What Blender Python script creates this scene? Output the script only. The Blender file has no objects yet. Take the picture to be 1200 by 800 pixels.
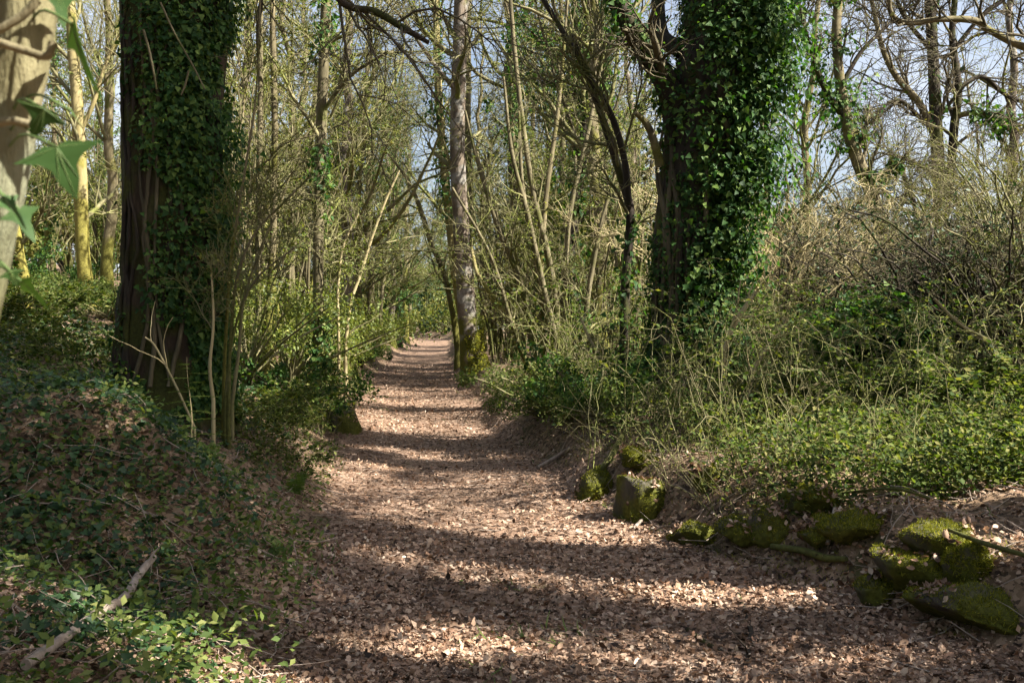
import bpy, math
import numpy as np

# ------------------------------------------------------------------ camera, sky, sun, exposure
SC = bpy.context.scene
COL = SC.collection
FPX = 1153.0            # focal length in pixels of the 1200 px wide photograph
CAMZ = 1.6
SUN_EL, SUN_AZ = math.radians(42), math.radians(-20)     # azimuth: 0 = +X (right of the path), positive = further ahead
cam = bpy.data.cameras.new('camera'); cam_o = bpy.data.objects.new('camera', cam); COL.objects.link(cam_o)
cam.sensor_width = 36; cam.lens = 36 * FPX / 1200
cam.clip_start = 0.05; cam.clip_end = 3000
cam_o.location = (0, 0, CAMZ); cam_o.rotation_euler = (math.radians(90), 0, 0)
cam.dof.use_dof = True; cam.dof.focus_distance = 11.0; cam.dof.aperture_fstop = 11.0
SC.camera = cam_o

W = bpy.data.worlds.new('World'); SC.world = W; W.use_nodes = True
nt = W.node_tree; nt.nodes.clear()
wo = nt.nodes.new('ShaderNodeOutputWorld'); bg = nt.nodes.new('ShaderNodeBackground')
sky = nt.nodes.new('ShaderNodeTexSky'); sky.sky_type = 'NISHITA'; sky.sun_disc = False
sky.sun_elevation = SUN_EL; sky.sun_rotation = math.pi / 2 - SUN_AZ
sky.air_density = 1.0; sky.dust_density = 3.5; sky.ozone_density = 1.0
# thin high cloud all over the sky, uneven
tc = nt.nodes.new('ShaderNodeTexCoord'); ns = nt.nodes.new('ShaderNodeTexNoise')
ns.inputs['Scale'].default_value = 3.0; ns.inputs['Detail'].default_value = 6.0
mp = nt.nodes.new('ShaderNodeMapRange'); mp.inputs[1].default_value = .3; mp.inputs[2].default_value = .7
mp.inputs[3].default_value = .0; mp.inputs[4].default_value = .5
mx = nt.nodes.new('ShaderNodeMix'); mx.data_type = 'RGBA'
mx.inputs[7].default_value = (6.6, 6.6, 6.9, 1)
nt.links.new(tc.outputs['Generated'], ns.inputs['Vector']); nt.links.new(ns.outputs['Fac'], mp.inputs[0])
nt.links.new(mp.outputs[0], mx.inputs[0]); nt.links.new(sky.outputs[0], mx.inputs[6])
nt.links.new(mx.outputs[2], bg.inputs[0]); bg.inputs[1].default_value = 0.05
nt.links.new(bg.outputs[0], wo.inputs[0])

sun = bpy.data.lights.new('sun', 'SUN'); sun.energy = 5.0; sun.angle = math.radians(0.53); sun.color = (1.0, .93, .82)
sun_o = bpy.data.objects.new('sun', sun); COL.objects.link(sun_o)
from mathutils import Vector
sdir = Vector((math.cos(SUN_EL) * math.cos(SUN_AZ), math.cos(SUN_EL) * math.sin(SUN_AZ), math.sin(SUN_EL)))
sun_o.rotation_euler = sdir.to_track_quat('Z', 'Y').to_euler(); sun_o.location = (30, 0, 30)
SC.view_settings.view_transform = 'Standard'; SC.view_settings.look = 'None'
SC.view_settings.exposure = 2.12; SC.view_settings.gamma = 1.0
SC.view_settings.use_curve_mapping = False
SC.cycles.max_bounces = 4; SC.cycles.diffuse_bounces = 2; SC.cycles.glossy_bounces = 2
SC.cycles.transmission_bounces = 3; SC.cycles.transparent_max_bounces = 4
SC.cycles.use_light_tree = False; SC.cycles.use_adaptive_sampling = True; SC.cycles.adaptive_threshold = 0.02
SC.cycles.caustics_reflective = False; SC.cycles.caustics_refractive = False

# ------------------------------------------------------------------ numeric helpers
def norm(v):
    return v / np.maximum(np.linalg.norm(v, axis=-1, keepdims=True), 1e-9)

def _hash(ix, iy, iz):
    h = (ix.astype(np.int64) * 374761393 + iy.astype(np.int64) * 668265263 + iz.astype(np.int64) * 1442695041) & 0xffffffff
    h = ((h ^ (h >> 13)) * 1274126177) & 0xffffffff
    h = (h ^ (h >> 16)) & 0xffff
    return h / 65535.0

def vnoise(p):
    """value noise in 0..1 for points (..., 3)"""
    p = np.asarray(p, float); i = np.floor(p); f = p - i; f = f * f * (3 - 2 * f)
    ix, iy, iz = i[..., 0], i[..., 1], i[..., 2]; r = 0
    for dx in (0, 1):
        wx = f[..., 0] if dx else 1 - f[..., 0]
        for dy in (0, 1):
            wy = f[..., 1] if dy else 1 - f[..., 1]
            for dz in (0, 1):
                wz = f[..., 2] if dz else 1 - f[..., 2]
                r = r + wx * wy * wz * _hash(ix + dx, iy + dy, iz + dz)
    return r

def fbm(p, o=3):
    s = 0; a = .5; t = 0; p = np.asarray(p, float)
    for k in range(o):
        s = s + a * vnoise(p * 2 ** k + 17.3 * k); t += a; a *= .5
    return s / t

def n2(x, y, s, seed=0.):
    x, y = np.broadcast_arrays(np.asarray(x, float), np.asarray(y, float))
    return fbm(np.stack([x * s + seed, y * s - seed, np.full_like(x, seed * 1.7)], -1), 3) - .5

YK = [-30, 0, 4.6, 6.6, 8, 11.5, 15, 24, 40, 64, 76, 90, 400]
XL = [-1.0, -.7, -.95, -1.28, -1.45, -2.05, -2.6, -3.5, -4.7, -6.0, -8.5, -14, -60]
XR = [3.4, 3.2, 2.6, 1.68, 1.0, .25, -.36, -1.2, -2.65, -4.1, -6.2, -11, -56]
ZK = [0, 0, 0, .03, .12, .22, .33, .58, 1.0, 1.6, 1.8, 2.2, 4]
def interp_s(y, ys):
    # smoothed piecewise interpolation
    y = np.asarray(y, float)
    return (np.interp(y - .8, YK, ys) + np.interp(y, YK, ys) * 2 + np.interp(y + .8, YK, ys)) / 4
def path_l(y): return interp_s(y, XL)
def path_r(y): return interp_s(y, XR)

LT = [0, .25, .5, 1.0, 1.6, 2.7, 5.6, 12, 30, 100, 500]
LZ = [0, .08, .25, .55, .86, 1.12, 1.85, 3.1, 6.0, 12, 20]
RT = [0, .14, .36, .7, 2, 5, 10, 20, 45, 90, 500]
RZ = [0, .10, .32, .44, .5, .5, .25, -.2, .1, 3, 18]
def sm(y, a, b):
    t = np.clip((y - a) / (b - a), 0, 1); return t * t * (3 - 2 * t)

def gz(x, y):
    x = np.asarray(x, float); y = np.asarray(y, float)
    xl, xr = path_l(y), path_r(y)
    wob = n2(x, y, .9, 3.) * .5 * (1 - sm(y, 30, 60))
    tl = np.maximum(xl + wob - x, 0); tr = np.maximum(x - xr + wob, 0)
    fl = .48 + .52 * sm(y, 4.9, 7.0)
    z = interp_s(y, ZK) + np.interp(tl, LT, LZ) * fl + np.interp(tr, RT, RZ)
    z = z + .30 * np.exp(-((x + 2.75) / .75) ** 2 - ((y - 7.1) / .75) ** 2)
    z = z - .07 * np.exp(-((x - (xl + xr) / 2) / 1.0) ** 2) * (1 - sm(y, 40, 60))
    off = sm(np.maximum(tl, tr), 0, .8)
    z = z + n2(x, y, 1.3, 9.) * (.05 + .30 * off) + n2(x, y, 4.2, 5.) * (.025 + .11 * off)
    z = z + sm(y, 45, 120) * sm(x, 4, 40) * 7 + n2(x, y, .06, 2.) * 5 * sm(np.hypot(x, y), 50, 120)
    return z

def P(px, py, d):
    return np.array([(px - 600) / FPX * d, d, CAMZ - (py - 400) / FPX * d])
def G(px, py, dmax=80):
    """where the sight line through a pixel of the photograph first meets the terrain"""
    d = np.concatenate([np.arange(2.0, 15, .02), np.arange(15, dmax, .1)])
    x = (px - 600) / FPX * d; z = CAMZ - (py - 400) / FPX * d
    hit = np.nonzero(z <= gz(x, d))[0]
    i = hit[0] if len(hit) else len(d) - 1
    return np.array([x[i], d[i], float(gz(x[i], d[i]))])
def at(px, d):
    x = (px - 600) / FPX * d
    return np.array([x, d, float(gz(x, d))])

class Acc:
    def __init__(s): s.V = []; s.F = {3: [], 4: []}; s.n = 0
    def add(s, V, F):
        V = np.asarray(V, float).reshape(-1, 3); F = np.asarray(F, np.int64)
        if len(V) == 0 or len(F) == 0: return
        s.V.append(V); s.F[F.shape[1]].append(F + s.n); s.n += len(V)
    def mesh(s, name, mat, smooth=False):
        me = bpy.data.meshes.new(name)
        if s.n == 0: return me
        V = np.concatenate(s.V).astype(np.float32)
        f3 = np.concatenate(s.F[3]) if s.F[3] else np.zeros((0, 3), np.int64)
        f4 = np.concatenate(s.F[4]) if s.F[4] else np.zeros((0, 4), np.int64)
        me.vertices.add(len(V)); me.vertices.foreach_set('co', V.ravel())
        li = np.concatenate([f3.ravel(), f4.ravel()]).astype(np.int32)
        tot = np.concatenate([np.full(len(f3), 3), np.full(len(f4), 4)]).astype(np.int32)
        st = np.concatenate([[0], np.cumsum(tot)[:-1]]).astype(np.int32)
        me.loops.add(len(li)); me.loops.foreach_set('vertex_index', li)
        me.polygons.add(len(tot)); me.polygons.foreach_set('loop_start', st)
        me.polygons.foreach_set('loop_total', tot)
        if smooth: me.polygons.foreach_set('use_smooth', np.ones(len(tot), bool))
        me.update(); me.validate()
        if mat: me.materials.append(mat)
        return me

def obj(name, acc, mat, parent=None, smooth=False, kind=None):
    o = bpy.data.objects.new(name, acc.mesh(name, mat, smooth) if isinstance(acc, Acc) else acc)
    COL.objects.link(o)
    if parent: o.parent = parent
    if kind: o['kind'] = kind
    return o
def thing(name, loc, label='', cat='', group=None):
    o = bpy.data.objects.new(name, None); COL.objects.link(o); o.location = [float(c) for c in loc]
    o.empty_display_size = .1
    if label: o['label'] = label
    if cat: o['category'] = cat
    if group: o['group'] = group
    return o
def tag(o, label, cat, group=None):
    o['label'] = label; o['category'] = cat
    if group: o['group'] = group
    return o
def copy_tree(root, loc, rz=0., s=1., tilt=(0, 0)):
    r = root.copy(); COL.objects.link(r)
    r.location = [float(c) for c in loc]; r.rotation_euler = (tilt[0], tilt[1], rz)
    r.scale = (s, s, s) if np.isscalar(s) else s
    for ch in list(root.children):
        c = ch.copy(); COL.objects.link(c); c.parent = r
        for g in list(ch.children):
            d = g.copy(); COL.objects.link(d); d.parent = c
    return r
ORD = ['first', 'second', 'third', 'fourth', 'fifth', 'sixth', 'seventh', 'eighth', 'ninth', 'tenth', 'eleventh', 'twelfth',
       'thirteenth', 'fourteenth', 'fifteenth', 'sixteenth', 'seventeenth', 'eighteenth', 'nineteenth', 'twentieth']
def number(objs, text, cat, group):
    """labels that count alike things along the picture, left to right"""
    objs = sorted(objs, key=lambda o: o.location.x / max(o.location.y, .5))
    for i, o in enumerate(objs):
        w = 'leftmost' if i == 0 else 'rightmost' if i == len(objs) - 1 else ORD[i] + ' from the left' if i < len(ORD) else ORD[len(objs) - 1 - i] + ' from the right'
        tag(o, text.replace('{o}', w), cat, group)

# ------------------------------------------------------------------ shape helpers
def tubes(acc, Pn, R, sides):
    """N tubes at once: Pn (N,k,3), R (N,k)"""
    Pn = np.asarray(Pn, float); R = np.asarray(R, float)
    if Pn.ndim == 2: Pn, R = Pn[None], R[None]
    N, k, _ = Pn.shape
    if N == 0: return
    T = norm(np.gradient(Pn, axis=1)); D = norm(Pn[:, -1] - Pn[:, 0])
    ref = np.zeros_like(D); ref[np.arange(N), np.argmin(np.abs(D), axis=1)] = 1
    U = norm(np.cross(T, ref[:, None, :])); Wv = np.cross(T, U)
    a = np.arange(sides) * 2 * np.pi / sides
    V = Pn[:, :, None, :] + R[:, :, None, None] * (np.cos(a)[None, None, :, None] * U[:, :, None, :] + np.sin(a)[None, None, :, None] * Wv[:, :, None, :])
    i, j = np.meshgrid(np.arange(k - 1), np.arange(sides), indexing='ij')
    j2 = (j + 1) % sides
    q = np.stack([i * sides + j, i * sides + j2, (i + 1) * sides + j2, (i + 1) * sides + j], -1).reshape(-1, 4)
    F = (q[None] + (np.arange(N) * k * sides)[:, None, None]).reshape(-1, 4)
    acc.add(V, F)

def catmull(pts, n):
    pts = np.asarray(pts, float); m = len(pts)
    ext = np.vstack([2 * pts[0] - pts[1], pts, 2 * pts[-1] - pts[-2]])
    t = np.linspace(0, m - 1, n); i = np.minimum(t.astype(int), m - 2); f = (t - i)[:, None]
    p0, p1, p2, p3 = ext[i], ext[i + 1], ext[i + 2], ext[i + 3]
    return .5 * (2 * p1 + (p2 - p0) * f + (2 * p0 - 5 * p1 + 4 * p2 - p3) * f ** 2 + (3 * p1 - p0 - 3 * p2 + p3) * f ** 3)

def bark_tube(acc, Pk, Rk, sides, amp=.05, fs=6., flare=0., cap=True, seed=0.):
    """one thick stem with an uneven, ridged surface"""
    Pk = np.asarray(Pk, float); Rk = np.asarray(Rk, float); k = len(Pk)
    T = norm(np.gradient(Pk, axis=0)); u = np.cross(T[0], [0.3, 1, .1]); u /= np.linalg.norm(u)
    U = []
    for i in range(k):
        u = u - T[i] * np.dot(u, T[i]); u = u / np.linalg.norm(u); U.append(u)
    U = np.array(U); Wv = np.cross(T, U); a = np.arange(sides) * 2 * np.pi / sides
    D = np.cos(a)[None, :, None] * U[:, None] + np.sin(a)[None, :, None] * Wv[:, None]
    base = Pk[:, None] + D * Rk[:, None, None]
    q = base * np.array([fs, fs, fs * .22]) + seed
    ridg = np.abs(vnoise(q * 2.2) - .5) * 2
    nn = (fbm(base * 2.3 + seed, 2) - .5) * 1.2 + (ridg - .4) * .8
    lob = np.cos(a * 5 + seed)[None, :] * flare * np.exp(-np.linspace(0, k, k) / (k * .09))[:, None]
    V = Pk[:, None] + D * (Rk[:, None] * (1 + amp * nn + lob))[:, :, None]
    i, j = np.meshgrid(np.arange(k - 1), np.arange(sides), indexing='ij'); j2 = (j + 1) % sides
    F = np.stack([i * sides + j, i * sides + j2, (i + 1) * sides + j2, (i + 1) * sides + j], -1).reshape(-1, 4)
    acc.add(V, F)
    if cap:
        acc.add(np.vstack([V[0], Pk[0]]), np.stack([(np.arange(sides) + 1) % sides, np.arange(sides), np.full(sides, sides)], -1)); c = Pk[-1] + T[-1] * Rk[-1] * .3
        ring = V[-1]; fc = np.stack([np.arange(sides), (np.arange(sides) + 1) % sides, np.full(sides, sides)], -1)
        acc.add(np.vstack([ring, c]), fc)

def stem(pix, d, n=24, base=None):
    """pixel polyline (x, y, width) at a depth (one number or a pair) -> points and radii in metres"""
    pix = np.array(pix, float); dd = np.linspace(d[0], d[1], len(pix)) if np.ndim(d) else np.full(len(pix), float(d))
    Pk = np.array([P(a, b, e) for (a, b, _), e in zip(pix, dd)]); Rk = pix[:, 2] / FPX * dd / 2
    q = catmull(np.column_stack([Pk, Rk]), n)
    return q[:, :3], np.maximum(q[:, 3], .004)

def grow(rng, Pn, R, n, t0, t1, ang, length, k, gnarl, up, rr, rmin=.003, tip=.3, lvar=.4):
    """n children on the polylines Pn (N,k,3): returns points (n,k,3) and radii"""
    N, kk, _ = Pn.shape
    Ln = np.linalg.norm(Pn[:, -1] - Pn[:, 0], axis=1); pr = Ln / Ln.sum()
    idx = rng.choice(N, n, p=pr); t = rng.uniform(t0, t1, n); f = t * (kk - 1)
    i = np.minimum(f.astype(int), kk - 2); f = (f - i)[:, None]
    A, B = Pn[idx, i], Pn[idx, i + 1]; pos = A + (B - A) * f; T = norm(B - A)
    ra = R[idx, i] * (1 - f[:, 0]) + R[idx, i + 1] * f[:, 0]
    rnd = norm(rng.normal(size=(n, 3))); pp = norm(np.cross(T, rnd)); a = rng.uniform(ang[0], ang[1], n)[:, None]
    d = T * np.cos(a) + pp * np.sin(a)
    L = length * (1 - .45 * t) * rng.uniform(1 - lvar, 1 + lvar, n)
    out = np.empty((n, k, 3)); out[:, 0] = pos; seg = (L / (k - 1))[:, None]
    for s in range(1, k):
        out[:, s] = out[:, s - 1] + d * seg
        d = norm(d + rng.normal(size=(n, 3)) * gnarl + np.array([0, 0, up]))
    r0 = np.maximum(ra * rr, rmin); Rr = r0[:, None] * np.linspace(1, tip, k)[None]
    return out, np.maximum(Rr, rmin * .7)

def on_lines(rng, Pn, n, t0=.2):
    N, k, _ = Pn.shape; idx = rng.integers(0, N, n); f = rng.uniform(t0, 1, n) * (k - 1.001); i = f.astype(int); f = (f - i)[:, None]
    return Pn[idx, i] * (1 - f) + Pn[idx, i + 1] * f

# leaf templates: u along the leaf, v across, w out of the face; (verts, tris)
def fan(outline, c):
    o = np.array(outline, float); n = len(o); V = np.vstack([o, c])
    F = np.array([[i, (i + 1) % n, n] for i in range(n)]); return V, F
IVY5 = fan([(0, 0, 0), (-.10, .2, .03), (.10, .50, .07), (.30, .27, .03), (.50, .38, .06), (.66, .16, .03), (1, 0, .02),
            (.66, -.16, .03), (.50, -.38, .06), (.30, -.27, .03), (.10, -.50, .07), (-.10, -.2, .03)], (.3, 0, -.04))
IVY = fan([(0, 0, 0), (.08, .46, .06), (.45, .30, .03), (1, 0, 0), (.45, -.30, .03), (.08, -.46, .06)], (.35, 0, -.05))
LEAF = (np.array([(0, 0, 0), (.45, .28, .06), (1, 0, -.05), (.45, -.28, .06)], float), np.array([[0, 2, 1], [0, 3, 2]]))
DEAD = [(np.array([(0, 0, 0), (.3, .27, a), (.72, .23, b), (1, 0, c), (.72, -.23, -b * .6), (.3, -.27, a * .5), (.5, 0, e)], float),
         np.array([[0, 6, 1], [1, 6, 2], [2, 6, 3], [3, 6, 4], [4, 6, 5], [5, 6, 0]])) for a, b, c, e in
        ((.16, .2, .05, 0), (-.1, .18, .22, .12), (.05, -.15, -.12, .1), (.22, .1, .3, -.02))]
CHIP = [(np.array([(0, 0, 0), (.45, .27, a), (1, 0, b), (.5, -.25, c)], float), np.array([[0, 2, 1], [0, 3, 2]])) for a, b, c in ((.16, .05, .02), (-.06, .2, .18))]
OAKLEAF = [fan([(0, 0, 0), (.12, .12, a), (.22, .10, a), (.32, .25, b), (.42, .15, a), (.56, .30, b), (.66, .17, a), (.8, .2, b), (1, 0, c),
                (.8, -.2, b), (.66, -.17, a * .5), (.56, -.30, -b * .5), (.42, -.15, a * .5), (.32, -.25, b), (.22, -.10, a), (.12, -.12, a)], (.5, 0, e))
           for a, b, c, e in ((.03, .14, .16, 0), (.06, -.1, -.1, .1), (.02, .22, .02, -.03))]
IVY3 = fan([(0, 0, 0), (-.06, .16, .03), (.02, .34, .06), (.10, .62, .10), (.24, .30, .03), (.40, .17, .0), (.62, .15, .0), (.8, .08, -.02), (1, 0, -.05), (.8, -.08, -.02), (.62, -.15, 0), (.40, -.17, 0), (.24, -.30, .03), (.10, -.62, .1), (.02, -.34, .06), (-.06, -.16, .03)], (.3, 0, -.03))
BLADE = (np.array([(0, .06, 0), (0, -.06, 0), (.55, .04, .05), (.55, -.04, .05), (1, 0, .22)], float), np.array([[0, 1, 3], [0, 3, 2], [2, 3, 4]]))

def leaves(acc, rng, pos, nrm, size, tpl, axis=None, jit=.5, droop=0., wid=1.):
    """one leaf per position; axis = preferred direction of the leaf's tip"""
    n = len(pos)
    if n == 0: return
    N = norm(norm(np.broadcast_to(nrm, (n, 3))) + rng.normal(size=(n, 3)) * jit)
    A = rng.normal(size=(n, 3)) if axis is None else np.broadcast_to(axis, (n, 3)) + rng.normal(size=(n, 3)) * .5
    A = A + np.array([0, 0, -droop]); A = norm(A - N * (A * N).sum(1, keepdims=True)); B = np.cross(N, A)
    s = np.broadcast_to(size, (n,))[:, None, None]
    tv, tf = tpl
    V = pos[:, None] + s * (tv[None, :, 0:1] * A[:, None] + wid * tv[None, :, 1:2] * B[:, None] + tv[None, :, 2:3] * N[:, None])
    F = (tf[None] + (np.arange(n) * len(tv))[:, None, None]).reshape(-1, 3)
    acc.add(V, F)

def ivy_on(acc, rng, Pk, Rk, n, size=.07, thick=.12, t=(0, 1), bias=None, bw=.0, thr=.0, tpl=IVY, fs=1.6, seed=0., jit=.45):
    """ivy over one stem: points round it, thinned by noise, proud of the bark"""
    Pk = np.asarray(Pk); k = len(Pk); T = norm(np.gradient(Pk, axis=0))
    f = rng.uniform(t[0], t[1], n) * (k - 1.001); i = f.astype(int); f = (f - i)[:, None]
    c = Pk[i] * (1 - f) + Pk[i + 1] * f; r = Rk[i]
    rad = rng.normal(size=(n, 3))
    if bias is not None: rad = norm(rad) + np.array(bias) * bw
    rad = norm(rad - T[i] * (rad * T[i]).sum(1, keepdims=True))
    bul = fbm((c + rad * r[:, None]) * fs + seed, 2)
    off = np.abs(rng.normal(size=n)) * thick * (.25 + 1.5 * np.clip(bul - .35, 0, 1) * 2)
    pos = c + rad * (r + off)[:, None]
    keep = bul > thr
    pos, rad = pos[keep], rad[keep]
    leaves(acc, rng, pos, rad + np.array([0, 0, .35]), size * (.35 + 1.0 * rng.uniform(0, 1, len(pos)) ** 1.4), tpl, axis=np.array([0, 0, -1.]), jit=jit)

# ------------------------------------------------------------------ materials
def mat(name):
    m = bpy.data.materials.new(name); m.use_nodes = True; t = m.node_tree; t.nodes.clear()
    o = t.nodes.new('ShaderNodeOutputMaterial'); return m, t, o
def ramp(t, stops, interp='LINEAR'):
    r = t.nodes.new('ShaderNodeValToRGB'); r.color_ramp.interpolation = interp; e = r.color_ramp.elements
    e[0].position = stops[0][0]; e[0].color = (*stops[0][1], 1); e[1].position = stops[-1][0]; e[1].color = (*stops[-1][1], 1)
    for p, c in stops[1:-1]:
        x = e.new(p); x.color = (*c, 1)
    return r
def leaf_mat(name, cols, rough=.5, trans=.35, spec=.5, tcol=(1.15, 1.2, .6)):
    m, t, o = mat(name); L = t.links.new
    g = t.nodes.new('ShaderNodeNewGeometry'); r = ramp(t, [(i / (len(cols) - 1), c) for i, c in enumerate(cols)])
    L(g.outputs['Random Per Island'], r.inputs[0])
    b = t.nodes.new('ShaderNodeBsdfPrincipled'); b.inputs['Roughness'].default_value = rough
    b.inputs['Specular IOR Level'].default_value = spec
    if name == 'dead_leaf':          # patches of older, wetter and of fresher, drier leaves
        tc = t.nodes.new('ShaderNodeTexCoord'); nz = t.nodes.new('ShaderNodeTexNoise'); nz.inputs['Scale'].default_value = .9; nz.inputs['Detail'].default_value = 6; L(tc.outputs['Object'], nz.inputs['Vector'])
        r5 = ramp(t, [(.36, (.45, .45, .43)), (.52, (.95, .93, .9)), (.64, (1.12, 1.08, 1.0))]); L(nz.outputs[0], r5.inputs[0])
        m5 = t.nodes.new('ShaderNodeMix'); m5.data_type = 'RGBA'; m5.blend_type = 'MULTIPLY'; m5.inputs[0].default_value = 1; L(r.outputs[0], m5.inputs[6]); L(r5.outputs[0], m5.inputs[7]); L(m5.outputs[2], b.inputs['Base Color'])
    else: L(r.outputs[0], b.inputs['Base Color'])
    if trans:
        tr = t.nodes.new('ShaderNodeBsdfTranslucent'); mm = t.nodes.new('ShaderNodeMix'); mm.data_type = 'RGBA'; mm.blend_type = 'MULTIPLY'
        mm.inputs[0].default_value = 1; mm.inputs[7].default_value = (*tcol, 1); L(r.outputs[0], mm.inputs[6]); L(mm.outputs[2], tr.inputs[0])
        ms = t.nodes.new('ShaderNodeMixShader'); ms.inputs[0].default_value = trans
        L(b.outputs[0], ms.inputs[1]); L(tr.outputs[0], ms.inputs[2]); L(ms.outputs[0], o.inputs[0])
    else: L(b.outputs[0], o.inputs[0])
    return m
def bark_mat(name, cols, moss=None, mossth=.5, mossz=None, scale=9., bump=.6, rough=.85, patch=None):
    """ridged bark; moss in patches, thicker low down if mossz gives a height"""
    m, t, o = mat(name); L = t.links.new
    tc = t.nodes.new('ShaderNodeTexCoord'); mp = t.nodes.new('ShaderNodeMapping'); mp.inputs['Scale'].default_value = (1, 1, .22)
    L(tc.outputs['Object'], mp.inputs[0])
    n1 = t.nodes.new('ShaderNodeTexNoise'); n1.inputs['Scale'].default_value = scale; n1.inputs['Detail'].default_value = 7; n1.inputs['Roughness'].default_value = .7
    L(mp.outputs[0], n1.inputs['Vector'])
    r = ramp(t, [(.28 + .44 * i / (len(cols) - 1), c) for i, c in enumerate(cols)]); L(n1.outputs[0], r.inputs[0]); col = r.outputs[0]
    if patch:
        n3 = t.nodes.new('ShaderNodeTexNoise'); n3.inputs['Scale'].default_value = 3.2; n3.inputs['Detail'].default_value = 3; L(tc.outputs['Object'], n3.inputs['Vector'])
        r3 = ramp(t, [(.52, (0, 0, 0)), (.6, (1, 1, 1))]); L(n3.outputs[0], r3.inputs[0])
        x = t.nodes.new('ShaderNodeMix'); x.data_type = 'RGBA'; L(r3.outputs[0], x.inputs[0]); L(col, x.inputs[6]); x.inputs[7].default_value = (*patch, 1); col = x.outputs[2]
    if moss:
        n2_ = t.nodes.new('ShaderNodeTexNoise'); n2_.inputs['Scale'].default_value = 2.6; n2_.inputs['Detail'].default_value = 6; L(tc.outputs['Object'], n2_.inputs['Vector'])
        v = n2_.outputs[0]
        if mossz:
            sp = t.nodes.new('ShaderNodeSeparateXYZ'); L(tc.outputs['Object'], sp.inputs[0])
            mr = t.nodes.new('ShaderNodeMapRange'); mr.inputs[1].default_value = 0; mr.inputs[2].default_value = mossz; mr.inputs[3].default_value = .3; mr.inputs[4].default_value = -.08
            L(sp.outputs[2], mr.inputs[0]); ad = t.nodes.new('ShaderNodeMath'); ad.operation = 'ADD'; L(v, ad.inputs[0]); L(mr.outputs[0], ad.inputs[1]); v = ad.outputs[0]
        r2 = ramp(t, [(mossth - .06, (0, 0, 0)), (mossth + .06, (1, 1, 1))]); L(v, r2.inputs[0])
        n4 = t.nodes.new('ShaderNodeTexNoise'); n4.inputs['Scale'].default_value = 40; L(tc.outputs['Object'], n4.inputs['Vector'])
        rm = ramp(t, [(.3, tuple(c * .5 for c in moss)), (.7, moss)]); L(n4.outputs[0], rm.inputs[0])
        x = t.nodes.new('ShaderNodeMix'); x.data_type = 'RGBA'; L(r2.outputs[0], x.inputs[0]); L(col, x.inputs[6]); L(rm.outputs[0], x.inputs[7]); col = x.outputs[2]
    b = t.nodes.new('ShaderNodeBsdfPrincipled'); b.inputs['Roughness'].default_value = rough; b.inputs['Specular IOR Level'].default_value = .2
    L(col, b.inputs['Base Color'])
    bp = t.nodes.new('ShaderNodeBump'); bp.inputs['Strength'].default_value = bump; bp.inputs['Distance'].default_value = .03
    L(n1.outputs[0], bp.inputs['Height']); L(bp.outputs[0], b.inputs['Normal']); L(b.outputs[0], o.inputs[0])
    return m
def litter_mat(name, cols, green, gth, gscale=1.2):
    """ground seen between the built leaves: bits of leaf and soil, moss and green in patches"""
    m, t, o = mat(name); L = t.links.new
    tc = t.nodes.new('ShaderNodeTexCoord'); nz = t.nodes.new('ShaderNodeTexNoise'); nz.inputs['Scale'].default_value = 30; L(tc.outputs['Object'], nz.inputs['Vector'])
    mxv = t.nodes.new('ShaderNodeMix'); mxv.data_type = 'RGBA'; mxv.blend_type = 'LINEAR_LIGHT'; mxv.inputs[0].default_value = .035
    L(tc.outputs['Object'], mxv.inputs[6]); L(nz.outputs['Color'], mxv.inputs[7])
    v = t.nodes.new('ShaderNodeTexVoronoi'); v.inputs['Scale'].default_value = 26; L(mxv.outputs[2], v.inputs['Vector'])
    sp = t.nodes.new('ShaderNodeSeparateColor'); L(v.outputs['Color'], sp.inputs[0])
    r = ramp(t, [(i / (len(cols) - 1), c) for i, c in enumerate(cols)]); L(sp.outputs[0], r.inputs[0]); col = r.outputs[0]
    n1 = t.nodes.new('ShaderNodeTexNoise'); n1.inputs['Scale'].default_value = gscale; n1.inputs['Detail'].default_value = 8; n1.inputs['Roughness'].default_value = .65; L(tc.outputs['Object'], n1.inputs['Vector'])
    rg = ramp(t, [(gth - .04, (0, 0, 0)), (gth + .05, (1, 1, 1))]); L(n1.outputs[0], rg.inputs[0])
    rc = ramp(t, [(0, tuple(c * .5 for c in green)), (1, green)]); L(sp.outputs[1], rc.inputs[0])
    x = t.nodes.new('ShaderNodeMix'); x.data_type = 'RGBA'; L(rg.outputs[0], x.inputs[0]); L(col, x.inputs[6]); L(rc.outputs[0], x.inputs[7])
    b = t.nodes.new('ShaderNodeBsdfPrincipled'); b.inputs['Roughness'].default_value = .85; b.inputs['Specular IOR Level'].default_value = .2
    L(x.outputs[2], b.inputs['Base Color'])
    bp = t.nodes.new('ShaderNodeBump'); bp.inputs['Strength'].default_value = .9; bp.inputs['Distance'].default_value = .03
    L(sp.outputs[2], bp.inputs['Height']); L(bp.outputs[0], b.inputs['Normal']); L(b.outputs[0], o.inputs[0])
    return m

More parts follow.
